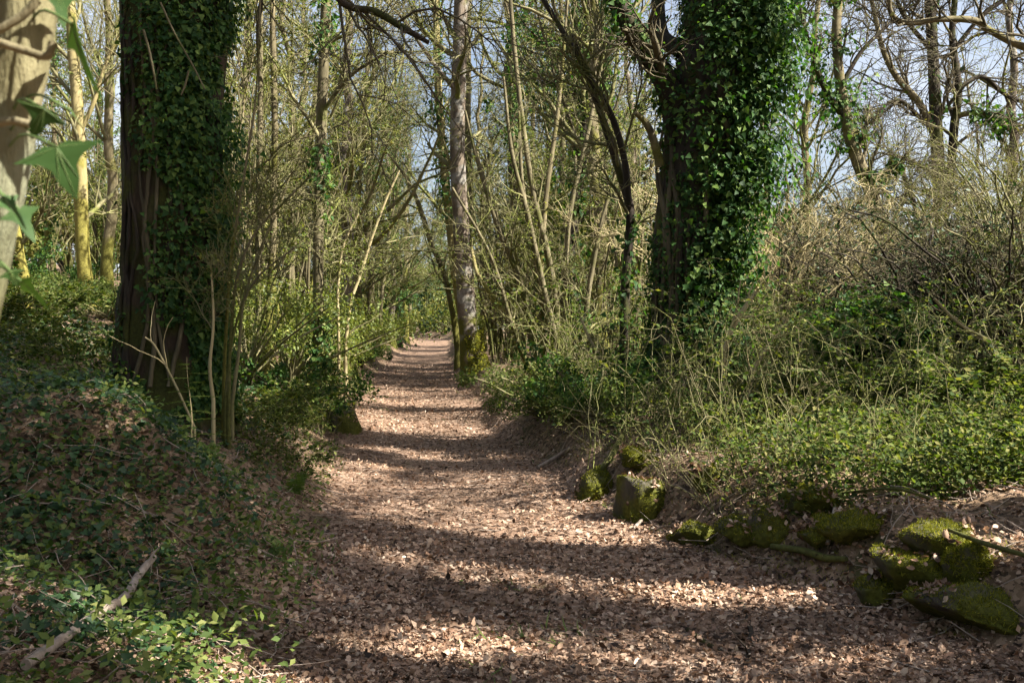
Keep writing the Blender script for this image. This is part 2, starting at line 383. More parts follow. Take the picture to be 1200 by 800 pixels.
M = {}
DEADC = [(.028, .018, .012), (.10, .06, .039), (.28, .182, .124), (.15, .087, .056), (.43, .31, .225), (.25, .14, .087), (.51, .39, .3), (.35, .235, .165), (.6, .5, .4)]
M['dead'] = leaf_mat('dead_leaf', DEADC, .7, .15, .3, (1.1, .9, .7))
M['path'] = litter_mat('path_litter', [(.03, .019, .013), (.10, .062, .04), (.2, .13, .088), (.3, .205, .145), (.15, .09, .06), (.38, .28, .21)], (.10, .12, .035), .68)
M['ground'] = litter_mat('forest_floor', [(.03, .02, .014), (.09, .06, .035), (.18, .12, .075), (.26, .18, .12), (.12, .08, .045)], (.05, .065, .018), .6)
M['ivy'] = leaf_mat('ivy_leaf', [(.012, .035, .010), (.02, .055, .014), (.035, .085, .02), (.06, .11, .024), (.11, .165, .034)], .6, .3, .16, (1.6, 2.0, .6))
M['ivy_dark'] = leaf_mat('ground_ivy_leaf', [(.012, .03, .012), (.02, .05, .018), (.03, .07, .022), (.045, .09, .026)], .5, .2, .3, (1.6, 2.0, .6))
M['bramble'] = leaf_mat('bramble_leaf', [(.015, .028, .008), (.035, .06, .015), (.07, .10, .024), (.12, .145, .036), (.18, .165, .055)], .7, .35, .12, (1.4, 1.6, .5))
M['young'] = leaf_mat('young_leaf', [(.05, .08, .015), (.10, .14, .025), (.16, .20, .04), (.24, .25, .06)], .5, .45, .35, (1.2, 1.2, .5))
M['olive'] = leaf_mat('bud_leaf', [(.04, .06, .012), (.08, .105, .02), (.14, .16, .035), (.22, .21, .065)], .55, .35, .3, (1.2, 1.1, .5))
M['herb'] = leaf_mat('herb_leaf', [(.035, .06, .016), (.065, .1, .025), (.11, .145, .036), (.17, .18, .06)], .65, .35, .15, (1.4, 1.6, .5))
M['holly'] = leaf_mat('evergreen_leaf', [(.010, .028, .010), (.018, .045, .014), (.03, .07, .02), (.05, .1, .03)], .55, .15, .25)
M['fern'] = leaf_mat('fern_blade', [(.10, .18, .03), (.16, .25, .05)], .5, .4, .3)
M['grass'] = leaf_mat('grass_blade', [(.06, .10, .02), (.10, .15, .03), (.2, .2, .07)], .5, .35, .3)
M['moss'] = leaf_mat('moss_tuft', [(.03, .04, .006), (.08, .095, .009), (.13, .14, .012), (.21, .21, .02), (.3, .28, .035)], .8, .3, .1, (1.2, 1.2, .5))
M['oak'] = bark_mat('oak_bark', [(.012, .009, .006), (.035, .025, .016), (.075, .052, .033)], (.045, .05, .01), .5, None, 8, 1.0)
M['grey'] = bark_mat('grey_bark', [(.04, .03, .022), (.12, .095, .07), (.2, .165, .13)], (.09, .095, .014), .62, 2.2, 7, .6, patch=(.19, .178, .155))
M['mossy'] = bark_mat('mossy_bark', [(.05, .04, .025), (.13, .11, .06), (.2, .17, .1)], (.13, .125, .025), .5, 2.5, 8, .6)
M['yellow'] = bark_mat('lichen_bark', [(.10, .085, .035), (.2, .17, .075), (.3, .25, .13)], (.2, .18, .04), .5, 3, 6, .5)
M['hazel'] = bark_mat('hazel_bark', [(.04, .035, .02), (.11, .095, .053), (.19, .165, .1)], (.09, .095, .025), .5, 1.5, 9, .4)
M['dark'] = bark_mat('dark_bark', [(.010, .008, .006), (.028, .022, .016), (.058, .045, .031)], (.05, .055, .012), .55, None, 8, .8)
M['twig'] = bark_mat('twig_bark', [(.07, .065, .035), (.15, .138, .07), (.25, .225, .12)], (.14, .15, .04), .52, None, 5, .2)
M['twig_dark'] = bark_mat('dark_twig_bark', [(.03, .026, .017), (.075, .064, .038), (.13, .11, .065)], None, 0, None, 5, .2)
M['straw'] = bark_mat('pale_twig_bark', [(.18, .15, .08), (.31, .26, .14), (.44, .38, .22)], None, 0, None, 5, .2)
M['stick'] = bark_mat('dead_wood', [(.12, .09, .07), (.26, .21, .17), (.38, .32, .27)], None, 0, None, 9, .5)
M['rock'] = bark_mat('field_stone', [(.03, .026, .02), (.07, .062, .05), (.12, .105, .09)], (.09, .095, .014), .45, None, 5, .9)

# ------------------------------------------------------------------ ground and path
def structure(o): o['kind'] = 'structure'; return o
def grid_sheet(name, xs, ys, zf, m):
    X, Y = np.meshgrid(xs, ys); a = Acc(); nx, ny = len(xs), len(ys)
    i, j = np.meshgrid(np.arange(ny - 1), np.arange(nx - 1), indexing='ij')
    F = np.stack([i * nx + j, i * nx + j + 1, (i + 1) * nx + j + 1, (i + 1) * nx + j], -1).reshape(-1, 4)
    a.add(np.stack([X, Y, zf(X, Y)], -1), F); return structure(obj(name, a, m, smooth=True))
xs = np.concatenate([-np.geomspace(7, 600, 46)[::-1], np.arange(-6.9, 7, .1), np.geomspace(7, 600, 46)])
ys = np.concatenate([[-300, -120, -60, -30, -15, -8, -4, -1, 1], np.arange(2, 16, .11), np.geomspace(16.1, 900, 120)])
ground = grid_sheet('ground', xs, ys, gz, M['ground'])
# the trodden path: its own sheet a little above, with wandering edges
def path_sheet():
    ys = np.concatenate([np.arange(-8, 2, .5), np.arange(2, 20, .12), np.geomspace(20.1, 84, 150)]); nx = 44
    u = np.linspace(0, 1, nx); Y = np.repeat(ys[:, None], nx, 1)
    l = path_l(ys) - .12 + .3 * n2(ys * 0, ys, 1.1, 4.); r = path_r(ys) + .15 + .3 * n2(ys * 0, ys, 1.3, 8.)
    X = l[:, None] + (r - l)[:, None] * u[None]; Z = gz(X, Y) + .018 - .05 * (np.abs(u - .5)[None] > .495)
    a = Acc(); i, j = np.meshgrid(np.arange(len(ys) - 1), np.arange(nx - 1), indexing='ij')
    F = np.stack([i * nx + j, i * nx + j + 1, (i + 1) * nx + j + 1, (i + 1) * nx + j], -1).reshape(-1, 4)
    a.add(np.stack([X, Y, Z], -1), F); return structure(obj('path', a, M['path'], smooth=True))
path = path_sheet()

rng = np.random.default_rng(11)
def visible(x, y, m=.6):
    return np.abs(x) < y * .53 + m
def litter():
    """fallen leaves over path and banks: the largest ones singly, the rest as one part"""
    n = 250000; y = 3.3 + (rng.uniform(0, 1, n) ** 1.7) * 31; x = rng.uniform(-1, 1, n) * (y * .54 + .4)
    l, r = path_l(y), path_r(y); s = np.where(x < l, l - x, np.where(x > r, x - r, 0.))
    keep = (s < .15) | (rng.uniform(size=n) < np.where(x < l, .8 * np.exp(-s * .3), .85 * np.exp(-s * .35)) * (n2(x, y, .8, 21.) > -.12))
    keep &= (y > 4.2) | (s > .3)
    x, y = x[keep], y[keep]; n = len(x); z = gz(x, y) + .024 + np.abs(rng.normal(size=n)) * .012
    size = (.013 + .042 * rng.uniform(0, 1, n) ** 1.9) * np.where(y > 14, 1.25, 1.0); pos = np.stack([x, y, z], -1)
    a = Acc(); k = rng.integers(0, 7, n)
    zone = np.where(y < 5.4, 0, np.where(y < 8, 1, 2))
    for q in range(7):
        for nr in (0, 1, 2):
            s_ = (k == q) & (zone == nr)
            tpl = OAKLEAF[q % 3] if (nr == 0 and q < 3) else DEAD[q % 4] if nr < 2 else CHIP[q % 2]
            leaves(a, rng, pos[s_], np.array([0, 0, 1.]), size[s_], tpl, jit=.42, wid=rng.uniform(.8, 1.3))
    o = obj('leaf_litter', a, M['dead'], path, kind='stuff')
    # single leaves nearest the lens
    ms = []
    for q in range(12):
        b = Acc(); leaves(b, rng, np.zeros((1, 3)), np.array([0, 0, 1.]), 1.0, OAKLEAF[q % 3] if q % 4 else DEAD[q % 4], jit=.3)
        m, t, oo = mat('fallen_leaf_tone'); c = DEADC[1 + q % 6]; c = tuple(min(1, v * (1 + .15 * (q % 3))) for v in c)
        bs = t.nodes.new('ShaderNodeBsdfPrincipled'); tx = t.nodes.new('ShaderNodeTexCoord'); nn = t.nodes.new('ShaderNodeTexNoise')
        nn.inputs['Scale'].default_value = 7; nn.inputs['Detail'].default_value = 5; t.links.new(tx.outputs['Object'], nn.inputs['Vector'])
        rr = ramp(t, [(.3, tuple(v * .6 for v in c)), (.7, c)]); t.links.new(nn.outputs[0], rr.inputs[0]); t.links.new(rr.outputs[0], bs.inputs['Base Color'])
        bs.inputs['Roughness'].default_value = .75; t.links.new(bs.outputs[0], oo.inputs[0])
        ms.append(b.mesh('fallen_leaf', m))
    cnt = 0
    while cnt < 300:
        y = rng.uniform(4.1, 6.6); x = rng.uniform(path_l(y) - .1, min(path_r(y), y * .53))
        o = bpy.data.objects.new('fallen_leaf', ms[cnt % 12]); COL.objects.link(o); o.parent = path
        o.location = (x, y, float(gz(x, y)) + .036); o.rotation_euler = (rng.normal() * .3, rng.normal() * .3, rng.uniform(0, 6.28)); s = rng.uniform(.035, .06)
        o.scale = (s, s * rng.uniform(.8, 1.2), s); cnt += 1
litter()

# ------------------------------------------------------------------ the trees one can tell apart
def loc_(Pk, base): return np.asarray(Pk) - np.asarray(base)
def add_twigs(rng, tw, lf, Pn, R, n1, n2, n3, l1, l2, l3, up=.05, gn=.16, rmin=.005, leaf_n=0, leaf_s=.04, leaf_t=LEAF, ang=(.5, 1.1), t0=.15, k=7):
    """three orders of branches on the lines Pn; the tubes go to tw, the buds and leaves to lf"""
    A, RA = grow(rng, Pn, R, n1, t0, .98, ang, l1, k, gn, up, .45, rmin * 1.6)
    tubes(tw, A, RA, 5)
    B, RB = grow(rng, A, RA, n2, .15, 1, (.4, 1.1), l2, 5, gn, up, .5, rmin * 1.2); tubes(tw, B, RB, 4)
    C, RC = grow(rng, B, RB, n3, .1, 1, (.4, 1.2), l3, 4, gn, up * .5, .6, rmin * .8); tubes(tw, C, RC, 3)
    if leaf_n:
        p = on_lines(rng, C, leaf_n); leaves(lf, rng, p, np.array([0, 0, .6]), leaf_s * rng.uniform(.6, 1.3, leaf_n), leaf_t, jit=.9)
    return A, B, C

# --- big ivy-clad oak on the left bank
def left_oak():
    r = np.random.default_rng(1); b = at(196, 9.1); t = thing('ivy_clad_oak', b, 'massive dark oak trunk half wrapped in ivy on the left bank', 'tree')
    Pk, Rk = stem([(195, 505, 158), (195, 462, 138), (197, 420, 124), (200, 330, 113), (203, 200, 112), (205, 80, 116), (207, -40, 122), (212, -250, 112), (216, -450, 90)], 9.1, 150)
    a = Acc(); bark_tube(a, loc_(Pk, b), Rk, 72, .10, 6., .12); obj('trunk', a, M['oak'], t, True)
    Rw = Rk
    limbs = [([(215, -260, 60), (300, -190, 26), (370, -60, 13), (400, 2, 9), (440, 14, 8.5), (476, 35, 8), (502, 50, 5)], (9.1, 8.6)),
             ([(210, -330, 60), (90, -420, 42), (-60, -520, 30), (-220, -560, 18)], (9.1, 10.5)),
             ([(212, -300, 55), (260, -420, 42), (330, -600, 30), (350, -760, 16)], (9.1, 11)),
             ([(214, -380, 50), (180, -560, 36), (120, -760, 20)], (9.1, 7.8))]
    tw, lf = Acc(), Acc()
    for pl, dd in limbs:
        q, rq = stem(pl, dd, 26); a = Acc(); bark_tube(a, loc_(q, b), rq, 14, .12, 8.); obj('branch', a, M['oak'], t, True)
        add_twigs(r, tw, lf, loc_(q, b)[None], rq[None], 9, 60, 260, 1.6, .8, .4, rmin=.005, gn=.22, leaf_n=260, leaf_s=.035)
    obj('twigs', tw, M['twig_dark'], t, kind='stuff'); obj('buds', lf, M['olive'], t, kind='stuff')
    iv = Acc(); L = loc_(Pk, b)
    ivy_on(iv, r, L, Rk, 22000, .055, .045, (.03, .8), (.85, -.5, 0), .9, .45, IVY)
    ivy_on(iv, r, L, Rk, 11000, .052, .10, (.28, .8), (.95, -.4, .0), 1.0, .40, IVY, seed=4.)
    ivy_on(iv, r, L, Rk, 7000, .08, .16, (.8, 1), None, 0, .3, IVY, seed=9.)
    obj('ivy', iv, M['ivy'], t, kind='stuff')
    # ivy stems and dead shoots up the bark
    for s in range(9):
        x0 = r.uniform(160, 255); pl = [(x0 + r.normal() * 9 + (x0 - 200) * .02 * k, 450 - 80 * k, r.uniform(5, 9) * (1 - .09 * k)) for k in range(6 + s % 3)]
        q, rq = stem(pl, 9.1, 30); c = np.array([np.interp(q[:, 2], Pk[:, 2], Pk[:, i]) for i in range(2)]).T; rr = np.interp(q[:, 2], Pk[:, 2], Rk)
        dx = np.clip((q[:, 0] - c[:, 0]) / rr, -.96, .96); q[:, 1] = c[:, 1] - rr * np.sqrt(1 - dx ** 2) * 1.03 - .01
        q[:, 0] += r.normal(size=len(q)) * .006
        a = Acc(); bark_tube(a, loc_(q, b), rq * .8, 7, .2, 12.); obj('ivy_stem', a, M['twig_dark'] if s % 2 else M['dark'], t, True)
    for pl in ([(168, 35, 5), (175, 60, 5), (182, 95, 4), (183, 105, 3)], [(188, 3, 4), (205, 40, 4), (225, 75, 3.5), (240, 105, 2.5)], [(221, 83, 4), (217, 100, 4), (212, 112, 3)]):
        q, rq = stem(pl, 8.42, 9); a = Acc(); tubes(a, loc_(q, b), rq * .6, 5); obj('dead_shoot', a, M['hazel'], t, True)
left_oak()

# --- big ivy tree right of the path, its left limb and a broken stub
def right_oak():
    r = np.random.default_rng(2); b = at(800, 12.); t = thing('ivy_clad_oak', b, 'huge ivy-smothered oak right of the path, forking above with a limb leaning left', 'tree')
    Pk, Rk = stem([(800, 540, 140), (802, 470, 110), (804, 400, 84), (806, 300, 82), (818, 200, 88), (836, 100, 92), (850, 0, 94), (862, -140, 96), (870, -300, 80), (880, -460, 50)], 12., 140)
    a = Acc(); bark_tube(a, loc_(Pk, b), Rk, 56, .1, 6., .1); obj('trunk', a, M['dark'], t, True)
    iv = Acc(); tw, lf = Acc(), Acc()
    limbs = [([(806, 250, 44), (796, 175, 34), (786, 110, 30), (756, 58, 27), (722, 2, 22), (690, -60, 17), (640, -150, 10)], (12, 11.4)),
             ([(774, 195, 12), (766, 165, 9), (758, 146, 8), (745, 132, 6)], (11.8, 11.5)),
             ([(845, 30, 40), (900, -60, 30), (990, -150, 22), (1080, -260, 12)], (12, 12.4)),
             ([(855, -120, 50), (800, -260, 36), (720, -380, 22), (660, -520, 10)], (12, 11)),
             ([(800, 60, 22), (775, 40, 18), (770, -20, 14), (765, -90, 9)], (12, 12.8))]
    for i, (pl, dd) in enumerate(limbs):
        q, rq = stem(pl, dd, 26); q = loc_(q, b); a = Acc(); bark_tube(a, q, rq, 14, .12, 8.); obj('branch', a, M['mossy'] if i == 1 else M['dark'], t, True)
        if i != 1:
            add_twigs(r, tw, lf, q[None], rq[None], 7, 40, 200, 1.3, .7, .4, rmin=.006, gn=.24, leaf_n=120, leaf_s=.04)
            if i < 4: ivy_on(iv, r, q, rq, 1500 if i == 0 else 900, .075, .07 if i == 0 else .13, (0, .8), None, 0, .4, IVY, seed=i * 3.)
    L = loc_(Pk, b)
    ivy_on(iv, r, L, Rk, 19000, .062, .06, (.1, .75), (.6, -.5, 0), .25, .41, IVY, seed=2.)
    ivy_on(iv, r, L, Rk, 15000, .064, .3, (.28, .72), (1., -.25, 0), 1.3, .42, IVY, seed=7., fs=1.3)
    ivy_on(iv, r, L, Rk, 5000, .07, .2, (.1, .34), (.9, -.6, 0), 1.0, .47, IVY, seed=12.)
    # bulging sprays standing away from the trunk
    for (px, py, s, n) in ((892, 30, .30, 1000), (910, 80, .26, 700), (885, 130, .28, 1000), (900, 190, .24, 700), (872, 235, .26, 800), (895, 10, .3, 700), (905, 105, .22, 500),
                           (868, 300, .22, 500), (855, 350, .2, 450), (845, 210, .25, 800), (850, 60, .3, 900), (835, 140, .3, 900), (842, 280, .22, 600), (828, 395, .2, 500)):
        c = P(px, py, 11.6) - b; n = int(n); p = c + r.normal(size=(n, 3)) * s * np.array([.8, .7, .95]); nn = norm(p - c) + np.array([.5, -.2, .5])
        leaves(iv, r, p, nn, .072 * r.uniform(.5, 1.25, n), IVY, axis=np.array([0, 0, -1.]), jit=.5)
    obj('ivy', iv, M['ivy'], t, kind='stuff'); obj('twigs', tw, M['twig_dark'], t, kind='stuff'); obj('buds', lf, M['olive'], t, kind='stuff')
    for s in range(12):
        x0 = r.uniform(764, 838); pl = [(x0 + r.normal() * 6 + 2 * k, 480 - 55 * k, r.uniform(3, 7)) for k in range(5 + s % 3)]
        q, rq = stem(pl, 12, 26); c = np.array([np.interp(q[:, 2], Pk[:, 2], Pk[:, i]) for i in range(2)]).T; rr = np.interp(q[:, 2], Pk[:, 2], Rk)
        dx = np.clip((q[:, 0] - c[:, 0]) / rr, -.95, .95); q[:, 1] = c[:, 1] - rr * np.sqrt(1 - dx ** 2) * 1.05 - .015
        a = Acc(); bark_tube(a, loc_(q, b), rq, 6, .2, 10.); obj('ivy_stem', a, M['twig_dark'] if s % 3 else M['dark'], t, True)
right_oak()

def pole(name, label, cat, stems, mats, tops=(5, 60, 300), ivy=None, leafn=200, seed=0, sides=14, tl=(1.6, .8, .4), rmin=.006, twm='twig', part='stem', flare=.05, ang=(.5, 1.1), t0=.25, leafm='olive', leaf_s=.04, up=.05, gn=.16):
    """a tree given by its stems: the first is the trunk, the others are branches"""
    r = np.random.default_rng(seed + 100); s0 = stems[0]; d0 = s0[1] if np.isscalar(s0[1]) else s0[1][0]
    b = at(s0[0][0][0], d0); t = thing(name, b, label, cat); tw, lf, iv = Acc(), Acc(), Acc()
    for i, (pl, dd) in enumerate(stems):
        pl = list(pl)
        q, rq = stem(pl, dd, 40 if i == 0 else 28)
        if i == 0 or part == 'stem':          # root it in the soil
            p0 = q[0].copy(); zg = float(gz(p0[0], p0[1])) - .12
            if zg < p0[2]:
                q = np.vstack([[p0[0], p0[1], zg], q]); rq = np.concatenate([[rq[0] * 1.25], rq])
        q = loc_(q, b); a = Acc(); bark_tube(a, q, rq, sides if i == 0 else 9, .09, 9., flare, seed=seed + i)
        obj('trunk' if i == 0 else part, a, M[mats[min(i, len(mats) - 1)]], t, True)
        if tops: add_twigs(r, tw, lf, q[None], rq[None], *tops, *tl, rmin=rmin, leaf_n=leafn, leaf_s=leaf_s, t0=t0, ang=ang, up=up, gn=gn)
        for (n, sz, th, ta, tb, thr, who) in (ivy or []):
            if who == i: ivy_on(iv, r, q, rq, n, sz, th, (ta, tb), None, 0, thr, IVY, seed=seed)
    if tw.n: obj('twigs', tw, M[twm], t, kind='stuff')
    if lf.n: obj('buds', lf, M[leafm], t, kind='stuff')
    if iv.n: obj('ivy', iv, M['ivy'], t, kind='stuff')
    return t

# grey trunk at the path's right edge, moss round its foot
t = pole('grey_tree', 'straight grey-barked tree with a mossy foot at the right edge of the path', 'tree',
     [([(557, 462, 44), (555, 445, 34), (551, 415, 25), (546, 350, 21), (540, 260, 19), (536, 170, 18), (538, 80, 17), (540, 0, 16), (542, -120, 14), (545, -260, 9)], 23.5),
      ([(540, 20, 9), (560, -30, 7), (600, -90, 5)], 23.5), ([(537, 110, 6), (505, 70, 5), (470, 20, 4), (440, -10, 3)], (23.5, 22))], ['grey'], (8, 70, 300), None, 260, 3, 20, part='branch', tl=(2.2, 1., .5), flare=.12, t0=.45)
mo = Acc(); r = np.random.default_rng(5); n = 4200; h = r.uniform(0, 1, n) ** 1.6 * 1.1; an = r.uniform(0, 6.283, n)
rad = (.50 - .20 * np.minimum(h / .6, 1)) * (1 + .15 * np.sin(an * 3)); nn = np.stack([np.cos(an), np.sin(an), 0 * an], -1)
pos = nn * rad[:, None] * .92 + np.stack([-.03 - .08 * h, 0 * h, h], -1)
k_ = (n2(an, h, 1.5, 3.) + .25 * nn[:, 0]) > -.04
leaves(mo, r, pos[k_], nn[k_] + np.array([0, 0, .3]), .05, LEAF, jit=.6); obj('moss', mo, M['moss'], t, kind='stuff')

pole('leaning_mossy_tree', 'yellow-mossed leaning stem close behind the grey tree', 'tree',
     [([(549, 415, 13), (545, 388, 12), (536, 335, 11), (527, 260, 10.5), (519, 180, 10), (514, 110, 9), (511, 20, 8), (508, -120, 6)], 26)], ['yellow'], (9, 70, 300),
     [(1600, .10, .16, .45, .95, .35, 0)], 200, 4, tl=(2., 1., .5), t0=.3)
pole('bowed_tree', 'dark bowed stem bending left over the path beyond the grey tree', 'tree',
     [([(537, 410, 9), (531, 370, 6.5), (520, 320, 6), (505, 285, 5.5), (496, 255, 6), (480, 215, 4), (455, 180, 3)], 29)], ['mossy'], (8, 50, 240), None, 200, 6, tl=(1.8, .9, .5))
pole('reddish_tree', 'reddish sunlit trunk just behind and right of the grey tree', 'tree',
     [([(552, 420, 12), (549, 300, 11), (548, 200, 11), (547, 130, 10), (548, 20, 9), (552, -120, 6)], 31)], ['hazel'], (9, 70, 300), None, 200, 7, tl=(2., 1., .5), t0=.3)
pole('dark_leaning_tree', 'dark forked tree leaning left beside the huge ivy oak', 'tree',
     [([(731, 440, 15), (732, 400, 12), (733, 335, 11), (737, 285, 11), (738, 243, 11), (724, 195, 10), (703, 130, 8.5), (682, 75, 7), (655, 30, 6), (620, -30, 6), (580, -110, 4)], 13),
      ([(736, 240, 9), (733, 195, 8), (722, 150, 8), (705, 112, 7), (688, 85, 6), (670, 40, 4)], 12.8)], ['dark'], (9, 70, 330), [(380, .08, .08, .0, .4, .45, 0)], 330, 8, part='branch', tl=(1.2, .7, .4), gn=.2)

# hazel stool right of the path
pole('hazel_coppice', 'many-stemmed hazel stool fanning out right of the grey tree', 'shrub',
     [([(648, 452, 10), (652, 400, 9), (650, 345, 8), (640, 290, 8), (622, 210, 7), (606, 90, 6), (595, -40, 4)], 17),
      ([(628, 448, 8), (606, 400, 7), (598, 375, 7), (575, 345, 6.5), (560, 322, 5), (552, 290, 4)], (17, 17.6)),
      ([(634, 448, 9), (622, 395, 8), (612, 340, 8), (598, 300, 7), (585, 270, 7), (560, 190, 5), (545, 130, 3)], (17, 16.6)),
      ([(640, 448, 8), (636, 390, 7), (634, 320, 7), (640, 230, 6), (655, 120, 5), (665, 0, 3)], (17, 17.4)),
      ([(660, 450, 9), (658, 400, 8), (662, 330, 7), (668, 250, 6), (690, 150, 5), (712, 40, 3)], (17, 17.6)),
      ([(668, 452, 9), (660, 425, 9), (652, 400, 8), (640, 350, 7), (618, 250, 6), (600, 180, 5), (590, 90, 3)], (17, 16.4)),
      ([(655, 450, 8), (650, 410, 7), (636, 350, 6), (625, 290, 6), (612, 215, 5), (608, 130, 3)], (17, 16.8)),
      ([(672, 450, 7), (682, 400, 6), (690, 340, 6), (705, 260, 5), (725, 190, 3)], (17, 17)),
      ([(645, 450, 7), (618, 425, 6), (600, 380, 5), (575, 300, 4), (530, 220, 3)], (17, 16))],
     ['hazel', 'yellow', 'hazel', 'mossy', 'hazel'], (6, 32, 150), [(260, .08, .08, .0, .5, .48, 3), (260, .08, .08, .0, .5, .45, 7)], 170, 9, 10, tl=(1., .6, .35), rmin=.005, leafm='young', leaf_s=.045)

# left of the path
pole('ivy_pole', 'tall pole-like tree with ivy up its right side, left of the path', 'tree',
     [([(374, 452, 17), (374, 400, 14), (373, 300, 12.5), (375, 200, 13), (378, 110, 13), (382, 0, 12), (386, -150, 10)], 15.5),
      ([(379, 130, 5), (410, 90, 4), (455, 60, 3)], (15.5, 15))], ['hazel'], (6, 50, 260), [(2600, .085, .12, .05, 1, .46, 0)], 180, 10, part='branch', tl=(1.6, .8, .4))
pole('twin_pole', 'pair of slender mossy poles between the massive oak and the ivy pole', 'tree',
     [([(309, 430, 15), (312, 405, 11), (317, 340, 9), (321, 250, 8), (322, 150, 7.5), (320, 50, 7), (318, -60, 5)], 15),
      ([(306, 425, 9), (303, 350, 7.5), (303, 250, 7), (305, 120, 6), (306, 0, 5), (308, -80, 4)], 15)], ['mossy', 'hazel'], (8, 70, 300), [(300, .08, .06, .0, .3, .45, 0)], 200, 11, tl=(1.4, .7, .4))
pole('fanned_sapling', 'bushy sapling fanning upwards against the right side of the massive oak', 'shrub',
     [([(262, 474, 5), (263, 430, 4.5), (266, 370, 4), (271, 300, 3.6), (287, 200, 3), (300, 110, 2.4), (305, 0, 2)], 8.6),
      ([(268, 472, 5), (270, 400, 4), (279, 320, 3.6), (301, 270, 3), (330, 240, 2.6), (365, 205, 2)], 8.5),
      ([(272, 472, 4.5), (280, 410, 4), (286, 350, 3.4), (306, 290, 3), (322, 255, 2.4)], 8.7),
      ([(250, 470, 4.5), (246, 430, 4), (250, 380, 3.2), (248, 320, 2.4)], 8.3),
      ([(264, 468, 4), (274, 390, 3), (298, 330, 2.6), (345, 290, 2)], 8.5)], ['mossy', 'hazel', 'twig', 'straw', 'hazel'], (6, 36, 150), None, 200, 12, 8, tl=(.6, .35, .22), rmin=.0025, leaf_s=.03, t0=.4)
pole('lichen_tree', 'yellow sunlit trunk standing left of the massive oak', 'tree',
     [([(104, 360, 19), (101, 335, 17), (97, 290, 16), (94, 200, 15), (91, 130, 13.5), (86, 60, 13), (80, -40, 11), (76, -200, 8)], 20),
      ([(92, 160, 5), (110, 120, 5), (122, 80, 4), (140, 40, 3)], 20)], ['yellow'], (9, 80, 330), None, 240, 13, part='branch', tl=(2., 1., .5))
pole('slanting_tree', 'short slanting yellow trunk low behind the leafy foreground stem', 'tree',
     [([(33, 345, 13), (25, 310, 12), (18, 270, 11), (8, 220, 10), (0, 120, 9), (-10, 0, 7)], 15)], ['yellow'], (8, 60, 260), None, 160, 14, tl=(1.5, .8, .4))
pole('bleached_sapling', 'thin pale sapling leaning right, left of the path', 'shrub',
     [([(405, 402, 4.5), (411, 355, 4.2), (421, 325, 4), (436, 278, 3.5), (452, 235, 3), (468, 200, 2)], 15.5), ([(397, 400, 3.5), (396, 340, 3.5), (402, 290, 3), (420, 250, 2.5)], 15.4)], ['straw'], (6, 40, 160), None, 300, 15, 8, tl=(.8, .45, .25), rmin=.003, leafm='young')

# right of the ivy oak
pole('crooked_ivy_tree', 'crooked mossy tree with an ivy-clad top, between the ivy oak and the forked oak', 'tree',
     [([(1046, 345, 15), (1042, 310, 14), (1036, 270, 14), (1022, 228, 15), (1006, 190, 16), (994, 150, 14), (985, 100, 12), (980, 40, 11), (984, -20, 9), (990, -120, 6)], 22),
      ([(990, 140, 8), (965, 100, 7), (948, 50, 5), (935, 0, 4)], (22, 21.6)), ([(1018, 225, 7), (1035, 205, 6), (1055, 190, 4)], 21.6), ([(986, 100, 6), (1010, 60, 5), (1040, 30, 4)], 22)],
     ['mossy', 'dark', 'mossy', 'dark'], (9, 70, 270), [(1500, .11, .28, .5, .95, .38, 0), (600, .11, .25, .1, .9, .4, 1), (500, .11, .22, .2, 1, .35, 2)], 240, 16, part='branch', tl=(1.6, .9, .5), gn=.26, twm='twig_dark')
pole('forked_oak', 'gnarled twin-stemmed oak standing dark against the bright sky', 'tree',
     [([(1106, 345, 18), (1105, 300, 17), (1103, 250, 16), (1098, 170, 15), (1094, 80, 13), (1090, 0, 12), (1086, -110, 9), (1080, -200, 5)], 25),
      ([(1108, 250, 11), (1114, 205, 10.5), (1118, 150, 10), (1123, 105, 9.5), (1116, 45, 8), (1119, 0, 7), (1130, -110, 4)], 25),
      ([(1096, 160, 9), (1078, 122, 8.5), (1052, 92, 7.5), (1036, 62, 6.5), (1026, 22, 5.5), (1016, -25, 4)], (25, 24.4)),
      ([(1095, 155, 6), (1070, 130, 5), (1055, 118, 5), (1040, 120, 3)], (25, 24.6)),
      ([(1120, 136, 7), (1145, 132, 6.5), (1168, 138, 6), (1182, 152, 4)], (25, 24.5)),
      ([(1122, 105, 6), (1150, 90, 5.5), (1180, 112, 5), (1215, 125, 4)], (25, 25.5)),
      ([(1101, 212, 6), (1080, 195, 5.5), (1055, 184, 4.5), (1035, 180, 3)], (25, 24)),
      ([(1092, 60, 6), (1060, 20, 5), (1040, -30, 4)], 25), ([(1117, 60, 6), (1150, 20, 5), (1190, -10, 4)], 25)],
     ['dark', 'dark', 'mossy', 'dark', 'mossy', 'dark'], (9, 70, 270), [(260, .11, .12, .3, .8, .45, 0), (500, .11, .22, .2, 1, .45, 4)], 60, 17, part='branch', tl=(1.9, 1., .55), gn=.3, rmin=.008, twm='twig_dark', sides=16)
pole('small_forked_tree', 'small bent dark tree at the foot of the forked oak', 'tree',
     [([(1086, 330, 8), (1084, 290, 7), (1078, 258, 6.5), (1070, 235, 6), (1060, 210, 5), (1058, 190, 4)], 23), ([(1079, 260, 5), (1088, 232, 5), (1098, 220, 4)], 23), ([(1074, 246, 5), (1050, 255, 4), (1036, 270, 3)], 23)],
     ['dark'], (7, 50, 220), None, 60, 18, part='branch', tl=(1., .6, .4), gn=.25, twm='twig_dark')

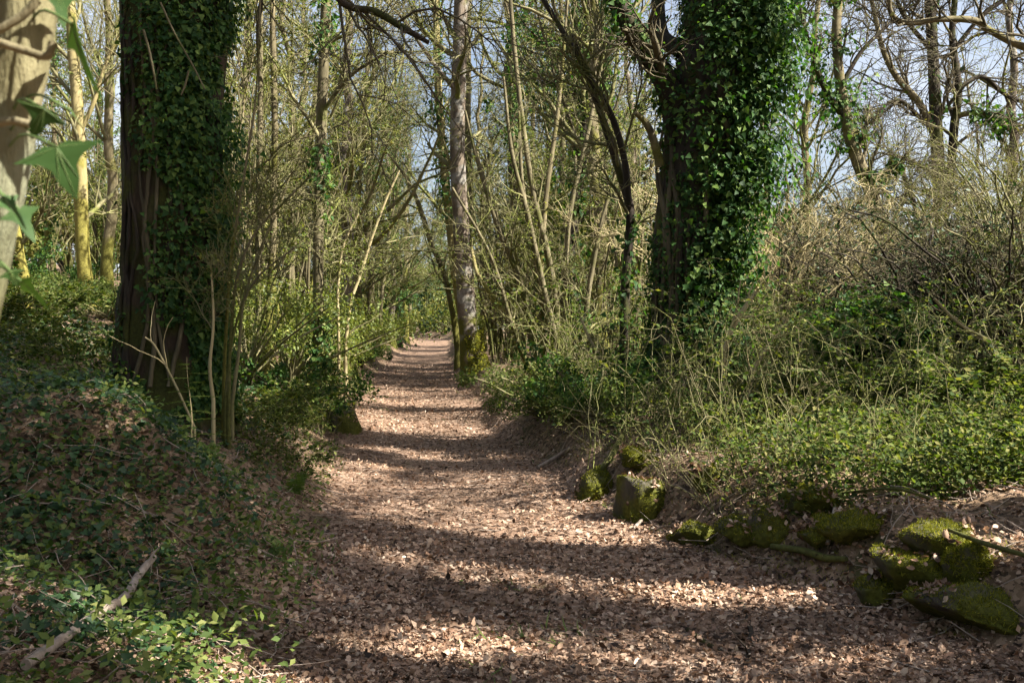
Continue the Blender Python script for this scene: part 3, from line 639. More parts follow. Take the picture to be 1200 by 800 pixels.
# oak just outside the right edge: its mossy bough hangs into the picture and its crown shades the foreground
def shade_oak(bx, by, seed, bough=None, label='', hi=0):
    r = np.random.default_rng(seed); b = np.array([bx, by, float(gz(bx, by))]); t = thing('roadside_oak', b, label, 'tree')
    h = 11.; z = np.linspace(-.2, h, 60); Pk = np.stack([.3 * np.sin(z * .5 + seed), .3 * np.cos(z * .4 + seed), z], -1); Rk = np.interp(z, [-.2, .5, 5, h], [.55, .40, .32, .08])
    a = Acc(); bark_tube(a, Pk, Rk, 30, .1, 6., .1); obj('trunk', a, M['dark'], t, True); tw, lf, iv = Acc(), Acc(), Acc()
    lines = []
    for i in range(9):
        z0 = 3.2 + i * .8 if not hi else 7 + i * .42; an = i * 2.4 + seed; L = 2.3 - i * .08; u = np.linspace(0, 1, 24)
        q = np.interp(z0, z, Pk[:, 0]), np.interp(z0, z, Pk[:, 1])
        q = np.stack([q[0] + np.cos(an) * L * u + .2 * np.sin(u * 9 + i), q[1] + np.sin(an) * L * u + .2 * np.cos(u * 7 + i), z0 + 1.2 * u + .3 * np.sin(u * 6 + i)], -1); lines.append((q, .13 * (1 - .75 * u)))
    if bough is not None: lines.append(bough(b))
    for i, (q, rq) in enumerate(lines):
        a = Acc(); bark_tube(a, q, rq, 12, .14, 9., seed=i); obj('branch', a, M['mossy'], t, True)
        add_twigs(r, tw, lf, q[None], rq[None], 8, 60, 240, 1.2, .7, .4, gn=.26, rmin=.005, leaf_n=130, leaf_s=.05)
        if i < 9: ivy_on(iv, r, q, rq, 500, .10, .2, (0, .8), None, 0, .38, IVY, seed=i * 2.)
    ivy_on(iv, r, Pk, Rk, 9000, .10, .28 if not hi else .5, (.1, .9) if not hi else (.62, .98), None, 0, .3, IVY, seed=seed)
    obj('twigs', tw, M['twig_dark'], t, kind='stuff'); obj('buds', lf, M['olive'], t, kind='stuff'); obj('ivy', iv, M['ivy'], t, kind='stuff')
    return t
def bough(b):
    q, rq = stem([(1420, 10, 22), (1330, 60, 15), (1260, 66, 11), (1205, 57, 9), (1160, 36, 8), (1140, 24, 8), (1100, 23, 6.5), (1070, 27, 6.5), (1052, 24, 6.5), (1042, 8, 6), (1046, -20, 6), (1060, -60, 4)], (8.5, 8.), 60); return loc_(q, b), rq
so = shade_oak(7.2, 8.7, 31, bough, 'oak at the right edge whose crooked mossy bough hangs into the top right corner')

# ------------------------------------------------------------------ the wood behind: a few kinds, each tree a copy with its own place, turn and size
LEAFX = 6.0
def wood_tree(seed, h, r0, lean, ivy_n, bark, nb, leafn, leafm, low=.1, twm='twig', leaf_s=.06):
    r = np.random.default_rng(seed); t = thing('woodland_tree', (0, 0, 0)); u = np.linspace(0, 1, 30)
    w = np.cumsum(r.normal(size=(30, 2)) * .05, 0)
    Pk = np.column_stack([lean[0] * u ** 1.5 * h + w[:, 0], lean[1] * u ** 1.5 * h + w[:, 1], -.3 + u * h]); Rk = r0 * (1.25 * np.exp(-u * 25) * .5 + 1 - .82 * u)
    a = Acc(); bark_tube(a, Pk, Rk, 12, .1, 7., .06, seed=seed); obj('trunk', a, M[bark], t, True)
    tw, lf, iv = Acc(), Acc(), Acc()
    A, RA = grow(r, Pk[None], Rk[None], nb, low, .97, (.5, 1.2), h * .3, 10, .15, .07, .42, .012); tubes(tw, A, RA, 5)
    add_twigs(r, tw, lf, A, RA, nb * 4, nb * 14, nb * 40, h * .12, h * .07, h * .035, rmin=.0055, gn=.2, leaf_n=int(leafn * LEAFX), leaf_s=leaf_s, t0=.1, k=6)
    obj('crown', tw, M[twm], t, kind='stuff')
    if lf.n: obj('buds', lf, M[leafm], t, kind='stuff')
    if ivy_n:
        ivy_on(iv, r, Pk, Rk, ivy_n, .11, .22, (.0, .85), None, 0, .36, IVY, seed=seed)
        for i in range(0, nb, 2): ivy_on(iv, r, A[i], RA[i], ivy_n // 9, .10, .22, (0, .8), None, 0, .4, IVY, seed=i * 1.3)
        obj('ivy', iv, M['ivy'], t, kind='stuff')
    return t
def hazel_bush(seed, n, h, spread, leafn, bark, leafm, twm='twig', leaf_s=.05, tw3=30):
    """many thin stems arching out of one stool"""
    r = np.random.default_rng(seed); t = thing('hazel_shrub', (0, 0, 0)); k = 14; u = np.linspace(0, 1, k)
    an = r.uniform(0, 6.283, n); sp = spread * r.uniform(.25, 1, n); hh = h * r.uniform(.6, 1.1, n); b0 = r.normal(size=(n, 2)) * .22
    Pn = np.empty((n, k, 3)); wob = np.cumsum(r.normal(size=(n, k, 2)) * .035, 1)
    Pn[..., 0] = b0[:, :1] + (np.cos(an) * sp)[:, None] * u ** 1.6 + wob[..., 0]; Pn[..., 1] = b0[:, 1:] + (np.sin(an) * sp)[:, None] * u ** 1.6 + wob[..., 1]
    Pn[..., 2] = -.2 + hh[:, None] * np.sin(u * 1.5) * 1.03
    R = (r.uniform(.018, .042, n) * (.55 if twm == 'straw' else .8 if tw3 > 40 else 1))[:, None] * (1 - .8 * u)[None]
    st, tw, lf = Acc(), Acc(), Acc(); 
    for i in range(n):
        a = Acc(); tubes(a, Pn[i], R[i], 7); obj('stem', a, M[bark], t, True)
    add_twigs(r, tw, lf, Pn, R, n * 6, n * 16, n * tw3, h * .24, h * .13, h * .07, rmin=.0042, gn=.17, leaf_n=int(leafn * LEAFX), leaf_s=leaf_s, t0=.15, k=6)
    obj('twigs', tw, M[twm], t, kind='stuff')
    if leafn: obj('buds', lf, M[leafm], t, kind='stuff')
    return t
def evergreen(seed, h, w, n, leafm, size=.07, name='evergreen_bush', twm='twig_dark'):
    """dense leafy bush of uneven clumps on a few stems"""
    r = np.random.default_rng(seed); t = thing(name, (0, 0, 0)); lf, tw = Acc(), Acc(); nc = 26
    c = r.normal(size=(nc, 3)) * np.array([w * .33, w * .33, h * .2]) + np.array([0, 0, h * .5]); c[:, 2] = np.clip(c[:, 2], h * .12, h)
    k = 7; u = np.linspace(0, 1, k)[None, :, None]; st = c[:, None] * u ** np.array([1.4, 1.4, 1.]) + r.normal(size=(nc, k, 3)) * .03 * u; st[:, 0, 2] = -.1
    tubes(tw, st, .025 * np.linspace(1, .3, k)[None].repeat(nc, 0), 5)
    idx = r.integers(0, nc, n); s = r.uniform(.16, .34, nc)[idx] * w * .5; d = norm(r.normal(size=(n, 3)))
    p = c[idx] + d * (s * r.uniform(.4, 1.1, n) ** .6)[:, None]; p[:, 2] = np.maximum(p[:, 2], .03)
    leaves(lf, r, p, d + np.array([0, 0, .5]), size * r.uniform(.6, 1.3, n), LEAF if leafm != 'ivy' else IVY, jit=.7)
    obj('stems', tw, M[twm], t, True, kind='stuff'); obj('foliage', lf, M[leafm], t, kind='stuff'); return t
def bramble(seed, n, h, spread, leafn, size=.06, cane='twig', leafm='bramble'):
    """arching canes with leaves of three leaflets"""
    r = np.random.default_rng(seed); t = thing('bramble_bush', (0, 0, 0)); k = 12; u = np.linspace(0, 1, k)
    an = r.uniform(0, 6.283, n); sp = spread * r.uniform(.4, 1.2, n); hh = h * r.uniform(.4, 1.15, n); b0 = r.normal(size=(n, 2)) * spread * .35
    Pn = np.empty((n, k, 3)); wob = np.cumsum(r.normal(size=(n, k, 3)) * .02, 1)
    Pn[..., 0] = b0[:, :1] + (np.cos(an) * sp)[:, None] * u; Pn[..., 1] = b0[:, 1:] + (np.sin(an) * sp)[:, None] * u
    Pn[..., 2] = -.05 + hh[:, None] * np.sin(u * r.uniform(1.7, 2.9, n)[:, None]); Pn += wob
    st, tw, lf = Acc(), Acc(), Acc(); R = r.uniform(.003, .006, n)[:, None] * (1 - .6 * u)[None]; tubes(tw, Pn, R, 4)
    A, RA = grow(r, Pn, R, n * 5, .2, 1, (.5, 1.2), .35, 4, .25, .05, .7, .0025); tubes(tw, A, RA, 3)
    p = np.concatenate([on_lines(r, A, leafn), on_lines(r, Pn, leafn // 2, .3)])
    for a3 in (0, 2.1, 4.2):
        off = np.stack([np.cos(a3 + p[:, 0] * 40), np.sin(a3 + p[:, 0] * 40), 0 * p[:, 0]], -1)
        leaves(lf, r, p + off * .012, np.array([0, -.15, 1.]), size * r.uniform(.55, 1.2, len(p)), LEAF, axis=off * 1.6, jit=.45, wid=1.25)
    obj('canes', tw, M[cane], t, True, kind='stuff'); obj('foliage', lf, M[leafm], t, kind='stuff'); return t
def put(protos, spots, rng, smin=.85, smax=1.2, margin=.5):
    """place kinds at (x, y) spots; the prototypes themselves take the first places"""
    out = []
    for i, (x, y, *o) in enumerate(spots):
        pr = protos[(o[0] if o else i) % len(protos)]; s = rng.uniform(smin, smax) * (o[1] if len(o) > 1 else 1)
        l, r_ = float(path_l(y)) - margin, float(path_r(y)) + margin
        if l < x < r_: x = l if x - l < r_ - x else r_
        loc = (x, y, float(gz(x, y))); rz = rng.uniform(0, 6.283)
        if not pr.get('used'):
            pr['used'] = 1; pr.location = loc; pr.rotation_euler = (0, 0, rz); pr.scale = (s, s, s); out.append(pr)
        else:
            c = copy_tree(pr, loc, rz, s); out.append(c)
    return out
def clean(objs):
    for o in objs:
        if 'used' in o: del o['used']

rw = np.random.default_rng(77)
def xd(px, d): return ((px - 600) / FPX * d, d)
slim = [wood_tree(201, 14, .15, (.05, .02), 0, 'mossy', 22, 500, 'olive', .12), wood_tree(202, 12, .11, (-.08, .0), 0, 'hazel', 22, 700, 'young', .1),
        wood_tree(203, 16, .19, (.02, -.03), 0, 'grey', 24, 500, 'olive', .15), wood_tree(206, 11, .09, (.12, .05), 0, 'hazel', 18, 600, 'olive', .08)]
ivied = [wood_tree(204, 13, .16, (.04, .0), 2600, 'dark', 20, 400, 'olive', .2, 'twig_dark'), wood_tree(205, 12, .12, (-.05, .03), 2000, 'mossy', 20, 400, 'olive', .15)]
# left of the path
sp = [(px, d) for px, d in ((10, 27), (55, 33), (75, 26), (120, 36), (128, 24), (275, 22), (290, 30), (335, 21), (345, 36), (352, 26), (410, 24), (425, 38), (440, 31), (452, 27), (462, 45), (472, 36), (480, 55), (490, 62), (270, 45), (60, 48), (395, 52))]
a = put(slim, [(*xd(px, d), i) for i, (px, d) in enumerate(sp)], rw); clean(a)
number(a, 'slender bare tree in the wood left of the path, {o} among these', 'tree', 'slender trees left of the path')
sp = [(285, 38), (365, 33), (405, 30), (458, 40), (484, 48), (500, 72), (20, 40), (45, 30), (125, 42), (325, 44), (440, 50)]
a = put(ivied, [(*xd(px, d), i) for i, (px, d) in enumerate(sp)], rw); clean(a)
number(a, 'ivy-columned tree in the wood left of the path, {o} among these', 'tree', 'ivy-clad trees left of the path')
# right of the path
sp = [(568, 34), (578, 46), (600, 28), (615, 52), (628, 38), (655, 26), (672, 44), (690, 30), (708, 21), (716, 50), (745, 36), (900, 40), (935, 30), (1160, 40), (1190, 26)]
b2 = put(slim, [(*xd(px, d), i) for i, (px, d) in enumerate(sp)], rw); clean(b2)
number(b2, 'slender bare tree in the wood right of the path, {o} among these', 'tree', 'slender trees right of the path')
sp = [(556, 60), (590, 22), (606, 40), (640, 30), (668, 22), (695, 38), (722, 27), (925, 24), (545, 66), (655, 36), (682, 30), (625, 25), (748, 44), (512, 86), (530, 80)]
b3 = put(ivied, [(*xd(px, d), i) for i, (px, d) in enumerate(sp)], rw); clean(b3)
number(b3, 'ivy-columned tree in the wood right of the path, {o} among these', 'tree', 'ivy-clad trees right of the path')

hz = [hazel_bush(301, 12, 5.2, 2.0, 900, 'hazel', 'young'), hazel_bush(302, 14, 4.2, 2.3, 700, 'hazel', 'olive'), hazel_bush(303, 10, 6.2, 1.8, 900, 'mossy', 'olive')]
sp = [(55, 17), (150, 22), (30, 24), (285, 18), (330, 26), (352, 18.5), (430, 21), (448, 26), (418, 30), (466, 33), (478, 42), (300, 32), (110, 30), (380, 38), (250, 14.5), (5, 31), (80, 40), (50, 45), (130, 46)]
a = put(hz, [(*xd(px, d), i) for i, (px, d) in enumerate(sp)], rw, .8, 1.15, 1.5); clean(a)
number(a, 'twiggy hazel shrub left of the path, {o} among these', 'shrub', 'hazel shrubs left of the path')
sp = [(585, 30), (610, 24), (645, 34), (675, 26), (700, 19.5), (715, 32), (575, 40), (560, 50), (735, 24), (760, 19), (690, 48), (630, 46)]
a = put(hz, [(*xd(px, d), i) for i, (px, d) in enumerate(sp)], rw, .8, 1.15, 1.3); clean(a)
number(a, 'twiggy hazel shrub between the grey tree and the ivy oak, {o}', 'shrub', 'hazel shrubs right of the path')
# pale bare thicket beyond the ivy oak and towards the right edge
th = [hazel_bush(311, 24, 2.9, 3.0, 350, 'straw', 'olive', 'straw', .035, 50), hazel_bush(312, 20, 3.6, 2.6, 500, 'twig', 'olive', 'twig', .04, 40)]
sp = [(905, 15, 0), (950, 18, 0), (880, 18, 0), (930, 23, 1), (985, 20, 0), (1010, 27, 1), (1060, 19, 1), (1130, 21, 1), (1165, 16, 1), (1195, 19, 1), (1100, 30, 1), (1160, 30, 0), (960, 34, 0), (1040, 40, 1), (1210, 13, 1), (890, 27, 1), (1190, 38, 1), (860, 22, 0)]
a = put(th, [(*xd(px, d), k) for px, d, k in sp], rw, .9, 1.2)
sp = [(875, 24, 0), (905, 21, 0), (945, 22, 0), (985, 25, 0), (1030, 22, 1), (1065, 28, 0), (1095, 22, 1), (1135, 25, 1), (1172, 20, 1), (1205, 22, 1), (930, 30, 1), (1190, 27, 1), (845, 30, 1), (1215, 17, 1)]
a2 = put(th, [(*xd(px, d), k) for px, d, k in sp], rw, 1.05, 1.3); clean(a + a2)
number(a2, 'tall twiggy brush rising behind the bare thicket on the right, {o}', 'shrub', 'tall brush on the right')
number(a, 'bare pale-twigged thicket shrub on the right, {o} among these', 'shrub', 'bare thicket shrubs on the right')
far = [evergreen(321, 4.5, 5, 7000, 'olive', .19, 'far_bush'), evergreen(322, 3.8, 5, 7000, 'holly', .19, 'far_bush')]
sp = [(460, 66, 0), (517, 78, 1), (498, 84, 1), (535, 72, 1), (508, 90, 0), (526, 84, 0), (466, 96, 0, 1.7), (482, 102, 0, 1.8), (498, 98, 0, 1.6), (440, 58, 0), (580, 64, 0), (640, 62, 0), (75, 44, 0), (130, 50, 0), (20, 46, 0), (940, 60, 0), (1030, 64, 0), (1090, 55, 0), (1150, 60, 0), (1200, 58, 0), (720, 58, 0), (5, 38, 0)]
a = put(far, [(*xd(px, d), *k) for px, d, *k in sp], rw, .8, 1.2); clean(a)
number(a, 'distant leafy bush closing off the view, {o} of these', 'shrub', 'distant bushes')
sp = [(870, 70, 0), (905, 62, 0), (975, 72, 0), (1000, 85, 0), (1045, 78, 0), (1075, 92, 0), (1120, 80, 0), (1165, 90, 0), (1195, 75, 0), (930, 95, 0), (1140, 105, 0), (1030, 110, 0)]
a = put(far, [(*xd(px, d), k) for px, d, k in sp], rw, .8, 1.3); clean(a)
number(a, 'olive scrub bush on the far hillside at right, {o} of these', 'shrub', 'scrub on the far hillside')
# yellow-green bushes along the left edge of the path, dark ones on the right
yb = [evergreen(331, 2.0, 1.9, 4200, 'young', .05, 'leafy_shrub', 'twig')]
a = put(yb, [(*xd(px, d),) for px, d in ((428, 19.5), (445, 23), (412, 17), (455, 30), (465, 38), (395, 20.5), (340, 15.5), (290, 13.5), (470, 46), (478, 54), (425, 34), (545, 42), (555, 33))], rw, .7, 1.15, .75); clean(a)
number(a, 'fresh yellow-green leafy shrub beside the farther path, {o}', 'shrub', 'fresh green shrubs')
db = [evergreen(341, 1.1, 1.5, 3600, 'ivy', .055, 'low_bush'), evergreen(342, .8, 1.6, 3600, 'herb', .045, 'low_bush', 'twig')]
a = put(db, [(*xd(px, d), *k) for px, d, *k in ((632, 13.2, 1), (660, 12.2, 1), (607, 16, 1, .7), (60, 17, 1), (25, 15, 1), (110, 21, 1), (75, 24, 0), (130, 17, 1), (20, 20, 0), (692, 11.8, 0), (598, 19.5, 1, .55), (725, 11.2, 1), (480, 27, 0), (405, 13.5, 0), (470, 33, 1))], rw, .75, 1.05, .45); clean(a)
number(a, 'low dense green bush on the forest floor, {o} of these', 'shrub', 'low bushes at the path edge')
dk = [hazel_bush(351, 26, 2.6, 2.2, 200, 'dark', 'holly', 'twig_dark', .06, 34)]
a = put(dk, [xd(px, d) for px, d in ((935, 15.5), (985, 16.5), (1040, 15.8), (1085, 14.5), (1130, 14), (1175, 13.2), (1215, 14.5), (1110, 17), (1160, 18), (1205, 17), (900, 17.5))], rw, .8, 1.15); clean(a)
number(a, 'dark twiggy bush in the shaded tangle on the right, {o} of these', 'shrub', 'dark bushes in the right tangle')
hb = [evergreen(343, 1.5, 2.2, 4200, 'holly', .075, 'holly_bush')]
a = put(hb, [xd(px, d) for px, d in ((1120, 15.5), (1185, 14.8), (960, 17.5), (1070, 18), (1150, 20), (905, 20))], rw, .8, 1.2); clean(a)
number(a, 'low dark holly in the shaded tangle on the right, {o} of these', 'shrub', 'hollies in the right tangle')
gt = [evergreen(381, 7.5, 3.2, 8000, 'ivy', .11, 'ivy_smothered_tree'), evergreen(382, 6.0, 2.8, 7000, 'bramble', .08, 'ivy_smothered_tree', 'twig')]
a = put(gt, [(*xd(px, d), k) for px, d, k in ((590, 33, 1), (628, 29, 0), (662, 25, 1), (694, 33, 0), (716, 26, 1), (575, 52, 0), (745, 30, 1))], rw, .85, 1.15); clean(a)
number(a, 'tall leafy ivy-smothered tree between the grey tree and the ivy oak, {o}', 'tree', 'leafy trees right of the path')
a = put(gt, [(*xd(px, d), *k) for px, d, *k in ((478, 60, 1), (388, 36, 1), (440, 44, 0), (345, 30, 1), (290, 26, 1), (60, 35, 1), (125, 30, 1), (486, 88, 1, 1.6), (498, 94, 0, 1.7), (510, 99, 1, 1.8), (521, 91, 0, 1.6), (470, 74, 1, 1.3))], rw, .8, 1.1, 1.5)
number(a, 'leafy ivy-smothered tree left of the path or at its far end, {o}', 'tree', 'leafy trees left of the path')
# ivy-grown mound with a dark hollow
def mound():
    r = np.random.default_rng(41); b = at(1020, 13.5); t = thing('ivy_mound', b, 'dark ivy-covered mound of collapsed stems with a black hollow beneath', 'shrub'); lf, tw = Acc(), Acc()
    for i in range(16):
        y0 = r.uniform(-.3, 1.5); w_ = r.uniform(.5, .85); h_ = r.uniform(.8, 1.15); u = np.linspace(-1.1, 1.1, 20)
        q = np.stack([u * w_ + r.normal() * .1, y0 + u * r.normal() * .2, h_ * (1 - np.abs(u / 1.1) ** 2.2) + r.normal(size=20) * .02 - .05], -1); rq = np.full(20, r.uniform(.012, .035))
        a = Acc(); bark_tube(a, q, rq, 6, .2, 8.); obj('stem', a, M['dark'], t, True)
        ivy_on(lf, r, q[3:17], rq[3:17], 480, .085, .13, (0, 1), (0, -.2, 1), .9, .0, IVY)
    for (x, y, z, s, n) in ((.1, .2, 1.15, .3, 700), (.55, .1, 1.0, .28, 600), (-.45, .3, .95, .25, 450), (.75, 0, .6, .22, 350), (0, 1.4, .7, .5, 1500), (.6, 1.3, .5, .45, 1000), (-.6, 1.4, .5, .45, 1000)):
        p = np.array([x, y, z]) + r.normal(size=(n, 3)) * s * np.array([1, .8, .55]); p = p[p[:, 2] > .02]; leaves(lf, r, p, np.array([.2, -.2, 1.]), .085 * r.uniform(.5, 1.2, len(p)), IVY, jit=.6)
    obj('ivy', lf, M['ivy'], t, kind='stuff')
mound()
# brambles over the right bank
br = [bramble(351, 34, 1.0, 1.0, 620, .085), bramble(352, 30, .7, 1.1, 700, .06), bramble(353, 34, 1.2, 1.15, 220, .045, 'twig', 'bramble')]
sp = [(745, 10.6, 1), (790, 10.4, 0), (835, 10.2, 1), (880, 10.5, 2), (930, 10.2, 0), (980, 10.0, 1), (1030, 10.4, 0), (1080, 9.8, 1), (1130, 9.6, 0), (1175, 9.2, 1), (1215, 9.0, 0),
      (860, 12, 2), (915, 12.2, 0), (1090, 12.5, 0), (1150, 11.8, 1), (1200, 11.5, 0), (830, 13.5, 2), (900, 14.5, 2), (1110, 15, 2), (1180, 14.5, 0), (770, 12.5, 2), (700, 14.5, 2), (660, 15.8, 2), (1010, 8.9, 1), (1110, 8.3, 1), (1170, 8.0, 0), (890, 9.4, 2), (1000, 9.6, 2), (1090, 10.8, 2), (1160, 10.2, 2), (810, 9.2, 2)]
a = put(br, [(*xd(px, d), k, 1.7 if k == 2 else 1) for px, d, k in sp], rw, .55, .85); clean(a)
number(a[:14], 'tangled bramble with small green leaves near the right bank, {o} of these', 'bramble', 'brambles on the right bank')
number(a[14:], 'straggling bramble deeper in on the right, {o} of these', 'bramble', 'brambles deeper in')
sp = [(330, 10.2, 1), (355, 11.6, 1), (285, 9.6, 1), (375, 13, 0), (100, 11, 1), (60, 9.5, 1), (30, 12, 0), (345, 9.0, 1), (390, 15.5, 1), (160, 13.5, 1)]
a = put(br, [(*xd(px, d), k) for px, d, k in sp], rw, .5, .75); clean(a)
number(a, 'low green bramble on the left bank, {o} of these', 'bramble', 'brambles on the left bank')

# ------------------------------------------------------------------ low growth nobody could count
rc = np.random.default_rng(91)
def cover(name, n, xr, yr, dens, m, tpl, size, hmax, label, cat, jit=.4, stems=None, axis=None):
    a = Acc(); y = yr[0] + rc.uniform(0, 1, n) ** 1.5 * (yr[1] - yr[0]); x = rc.uniform(-1, 1, n) * (y * .53 + .5)
    l, r_ = path_l(y), path_r(y); sl, sr = l - x, x - r_
    k = rc.uniform(size=n) < dens(x, y, sl, sr); x, y = x[k], y[k]; n = len(x)
    hgt = rc.uniform(0, 1, n) ** 1.3 * hmax * (.35 + 1.3 * np.clip(n2(x, y, 1.8, 31.) + .45, 0, 1)); z = gz(x, y) + .02 + hgt
    leaves(a, rc, np.stack([x, y, z], -1), np.array([0.1, -.15, 1.]), size * rc.uniform(.5, 1.25, n) * np.where(y > 12, 1.25, 1), tpl, jit=jit, axis=axis)
    o = obj(name, a, M[m], kind='stuff'); o['label'] = label; o['category'] = cat; return o
cover('ground_ivy', 95000, 0, (2.6, 17), lambda x, y, sl, sr: np.where(sl > .35, np.clip((n2(x, y, .9, 41.) + .06) * 10, 0, 1) * np.clip((sl - .3) * 1.5, 0, 1), 0), 'ivy_dark', IVY5, .052, .10, 'dark ivy carpeting the left bank', 'ivy', .45)
cover('bank_herbs', 110000, 0, (3.2, 30), lambda x, y, sl, sr: np.where(sl > 0, np.clip((n2(x, y, .7, 55.) + .05) * 8, 0, 1) * np.clip(1.3 - sl * .16, .25, 1) * np.clip(sl * 3, 0, 1) + .75 * np.exp(-((sl - .55) / .5) ** 2) * (n2(x, y, 1.1, 58.) > -.07), 0), 'herb', LEAF, .052, .2, 'small green herbs along the left verge', 'herbs', .55)
cover('right_undergrowth', 150000, 0, (6.8, 17), lambda x, y, sl, sr: np.where(sr > .35, np.clip((n2(x, y, 1.0, 65.) + .11) * 8, 0, 1) * np.clip((sr - .25) * 1.1, 0, 1) + .8 * np.exp(-((sr - 1.0) / .65) ** 2) * (n2(x, y, 1.4, 67.) > -.06), 0), 'bramble', LEAF, .055, .45, 'green undergrowth covering the right bank', 'undergrowth', .55)
cover('verge_grass', 26000, 0, (3.5, 24), lambda x, y, sl, sr: np.where((sl > -.15) | (sr > -.1), np.clip((n2(x, y, 1.1, 75.) - .02) * 6, 0, 1) * .8, np.clip((n2(x, y, .9, 85.) - .13) * 5, 0, .5)), 'grass', BLADE, .11, .01, 'thin grass along the path edges', 'grass', .25, axis=np.array([0, 0, 1.4]))
cover('bank_moss', 90000, 0, (5.2, 12), lambda x, y, sl, sr: np.where((sr > -.05) & (sr < .75), np.clip((n2(x, y, 1.6, 95.) + .02) * 9, 0, 1), 0), 'moss', BLADE, .035, .015, 'yellow-green moss over the broken right bank', 'moss', .6, axis=np.array([0, 0, .8]))
def stalks():
    n = 1900; y = 7.2 + rc.uniform(0, 1, n) ** 1.4 * 16; x = path_r(y) + .25 + rc.uniform(0, 1, n) ** 1.2 * np.maximum(y * .53 + .5 - path_r(y), .5); L = rc.uniform(.25, .9, n); an = rc.uniform(0, 6.283, n); ln = rc.uniform(.3, 1.4, n); u = np.linspace(0, 1, 6)[None]
    X = x[:, None] + np.cos(an)[:, None] * L[:, None] * np.sin(u * ln[:, None]); Y = y[:, None] + np.sin(an)[:, None] * L[:, None] * np.sin(u * ln[:, None]); Z = gz(x, y)[:, None] + L[:, None] * u * np.cos(ln[:, None] * u * .9); a = Acc()
    tubes(a, np.stack([X, Y, Z], -1) + rc.normal(size=(n, 6, 3)) * .008, rc.uniform(.002, .005, n)[:, None] * np.linspace(1, .5, 6), 3); o = obj('dry_stalks', a, M['twig'], kind='stuff'); o['label'] = 'dry pale stalks tangled in the undergrowth right of the path'; o['category'] = 'stalks'
stalks()
# loose dead twigs
def twig_litter():
    n = 2600; y = 3 + rc.uniform(0, 1, n) ** 1.5 * 22; x = rc.uniform(-1, 1, n) * (y * .53 + .4); on = (x > path_l(y)) & (x < path_r(y)); k_ = ~on | (rc.uniform(size=n) < .18); x, y = x[k_], y[k_]; n = len(x)
    an = rc.uniform(0, 6.283, n); L = rc.uniform(.12, .55, n); u = np.linspace(-.5, .5, 5); X = x[:, None] + np.cos(an)[:, None] * L[:, None] * u + rc.normal(size=(n, 5)) * .012; Y = y[:, None] + np.sin(an)[:, None] * L[:, None] * u
    Z = gz(X, Y) + .035 + (rc.uniform(0, .12, n) * ~on[k_])[:, None] * (u + .5); a = Acc(); tubes(a, np.stack([X, Y, Z], -1), rc.uniform(.002, .0055, n)[:, None] * np.linspace(1, .5, 5), 4)
    o = obj('twig_litter', a, M['stick'], kind='stuff'); o['label'] = 'thin dead twigs scattered over the forest floor'; o['category'] = 'twigs'
twig_litter()

# ------------------------------------------------------------------ mossy stones of the tumbled bank
def ico(n=3):
    import bmesh
    bm = bmesh.new(); bmesh.ops.create_icosphere(bm, subdivisions=n, radius=1); V = np.array([v.co[:] for v in bm.verts]); F = np.array([[v.index for v in f.verts] for f in bm.faces]); bm.free(); return V, F
ICO = ico(4)
def stone(px, py, wpx, hpx, label, seed, tilt=0., dep=1., d=None, mossy=1.):
    r = np.random.default_rng(seed); g = G(px, py) if d is None else at(px, d); s = g[1] / FPX; V, F = ICO
    q = V * 1.25
    for k in range(13):                       # split faces: cut the ball by planes
        nk = norm(r.normal(size=3)); h = r.uniform(.6, .98); ov = np.maximum(q @ nk - h, 0); q = q - ov[:, None] * nk * .93
    q = q * (1 + .28 * (fbm(V * 1.7 + seed * 3.1, 3) - .5)[:, None] + .3 * (fbm(V * 5 + seed, 3) - .5)[:, None])
    sc = np.array([wpx * s / 2 * 1.25, wpx * s / 2 * dep * 1.15, hpx * s * .72]); q = q * sc; c, sn = math.cos(tilt), math.sin(tilt)
    q = np.stack([q[:, 0] * c + q[:, 2] * sn, q[:, 1], -q[:, 0] * sn + q[:, 2] * c], -1); q[:, 2] += hpx * s * .13
    t = thing('mossy_stone', g, label, 'stone'); a = Acc(); a.add(q, F); obj('rock', a, M['rock'], t, True)
    tri = q[F]; nr = np.cross(tri[:, 1] - tri[:, 0], tri[:, 2] - tri[:, 0]); ar = np.linalg.norm(nr, axis=1); n = int(8000 * mossy); i = r.choice(len(F), n, p=ar / ar.sum())
    w = r.dirichlet([1, 1, 1], n)[:, :, None]; p = (tri[i] * w).sum(1); nn = norm(nr[i]); cov = nn[:, 2] * .42 + nn[:, 0] * .12 + fbm(p * 7 + seed, 3) + r.normal(size=n) * .05 > .47
    mo = Acc(); leaves(mo, r, p[cov], nn[cov], .021 * r.uniform(.5, 1.3, cov.sum()), BLADE, axis=nn[cov] * 1.5 + np.array([0, 0, .2]), jit=.9, wid=1.6); obj('moss', mo, M['moss'], t, kind='stuff')
    up = np.nonzero(nn[:, 2] > .45)[0]; k = up[fbm(p[up] * 4 + seed * 2, 2) > .52][:70]; dl = Acc(); leaves(dl, r, p[k] + nn[k] * .02, nn[k], .05 * r.uniform(.5, 1.2, len(k)), DEAD[seed % 4], jit=.4)
    if dl.n: obj('fallen_leaves', dl, M['dead'], t, kind='stuff')
    return t
stone(746, 606, 46, 62, 'tall upright stone with dark moss-hung face at the path edge', 1, dep=1.2)
stone(700, 580, 34, 40, 'mossy stone low at the path edge left of the upright stone', 2, dep=1.4)
stone(752, 542, 34, 22, 'small bright-mossed stone on the bank above the upright stone', 3, dep=1.2)
stone(826, 566, 34, 30, 'dark stone half buried in leaves right of the upright stone', 4, mossy=.5)
stone(946, 598, 52, 30, 'rounded yellow-mossed stone at the edge of the brambles', 5, dep=1.0)
stone(1004, 618, 58, 26, 'flat mossy stone behind the bent dead root', 6, dep=.9)
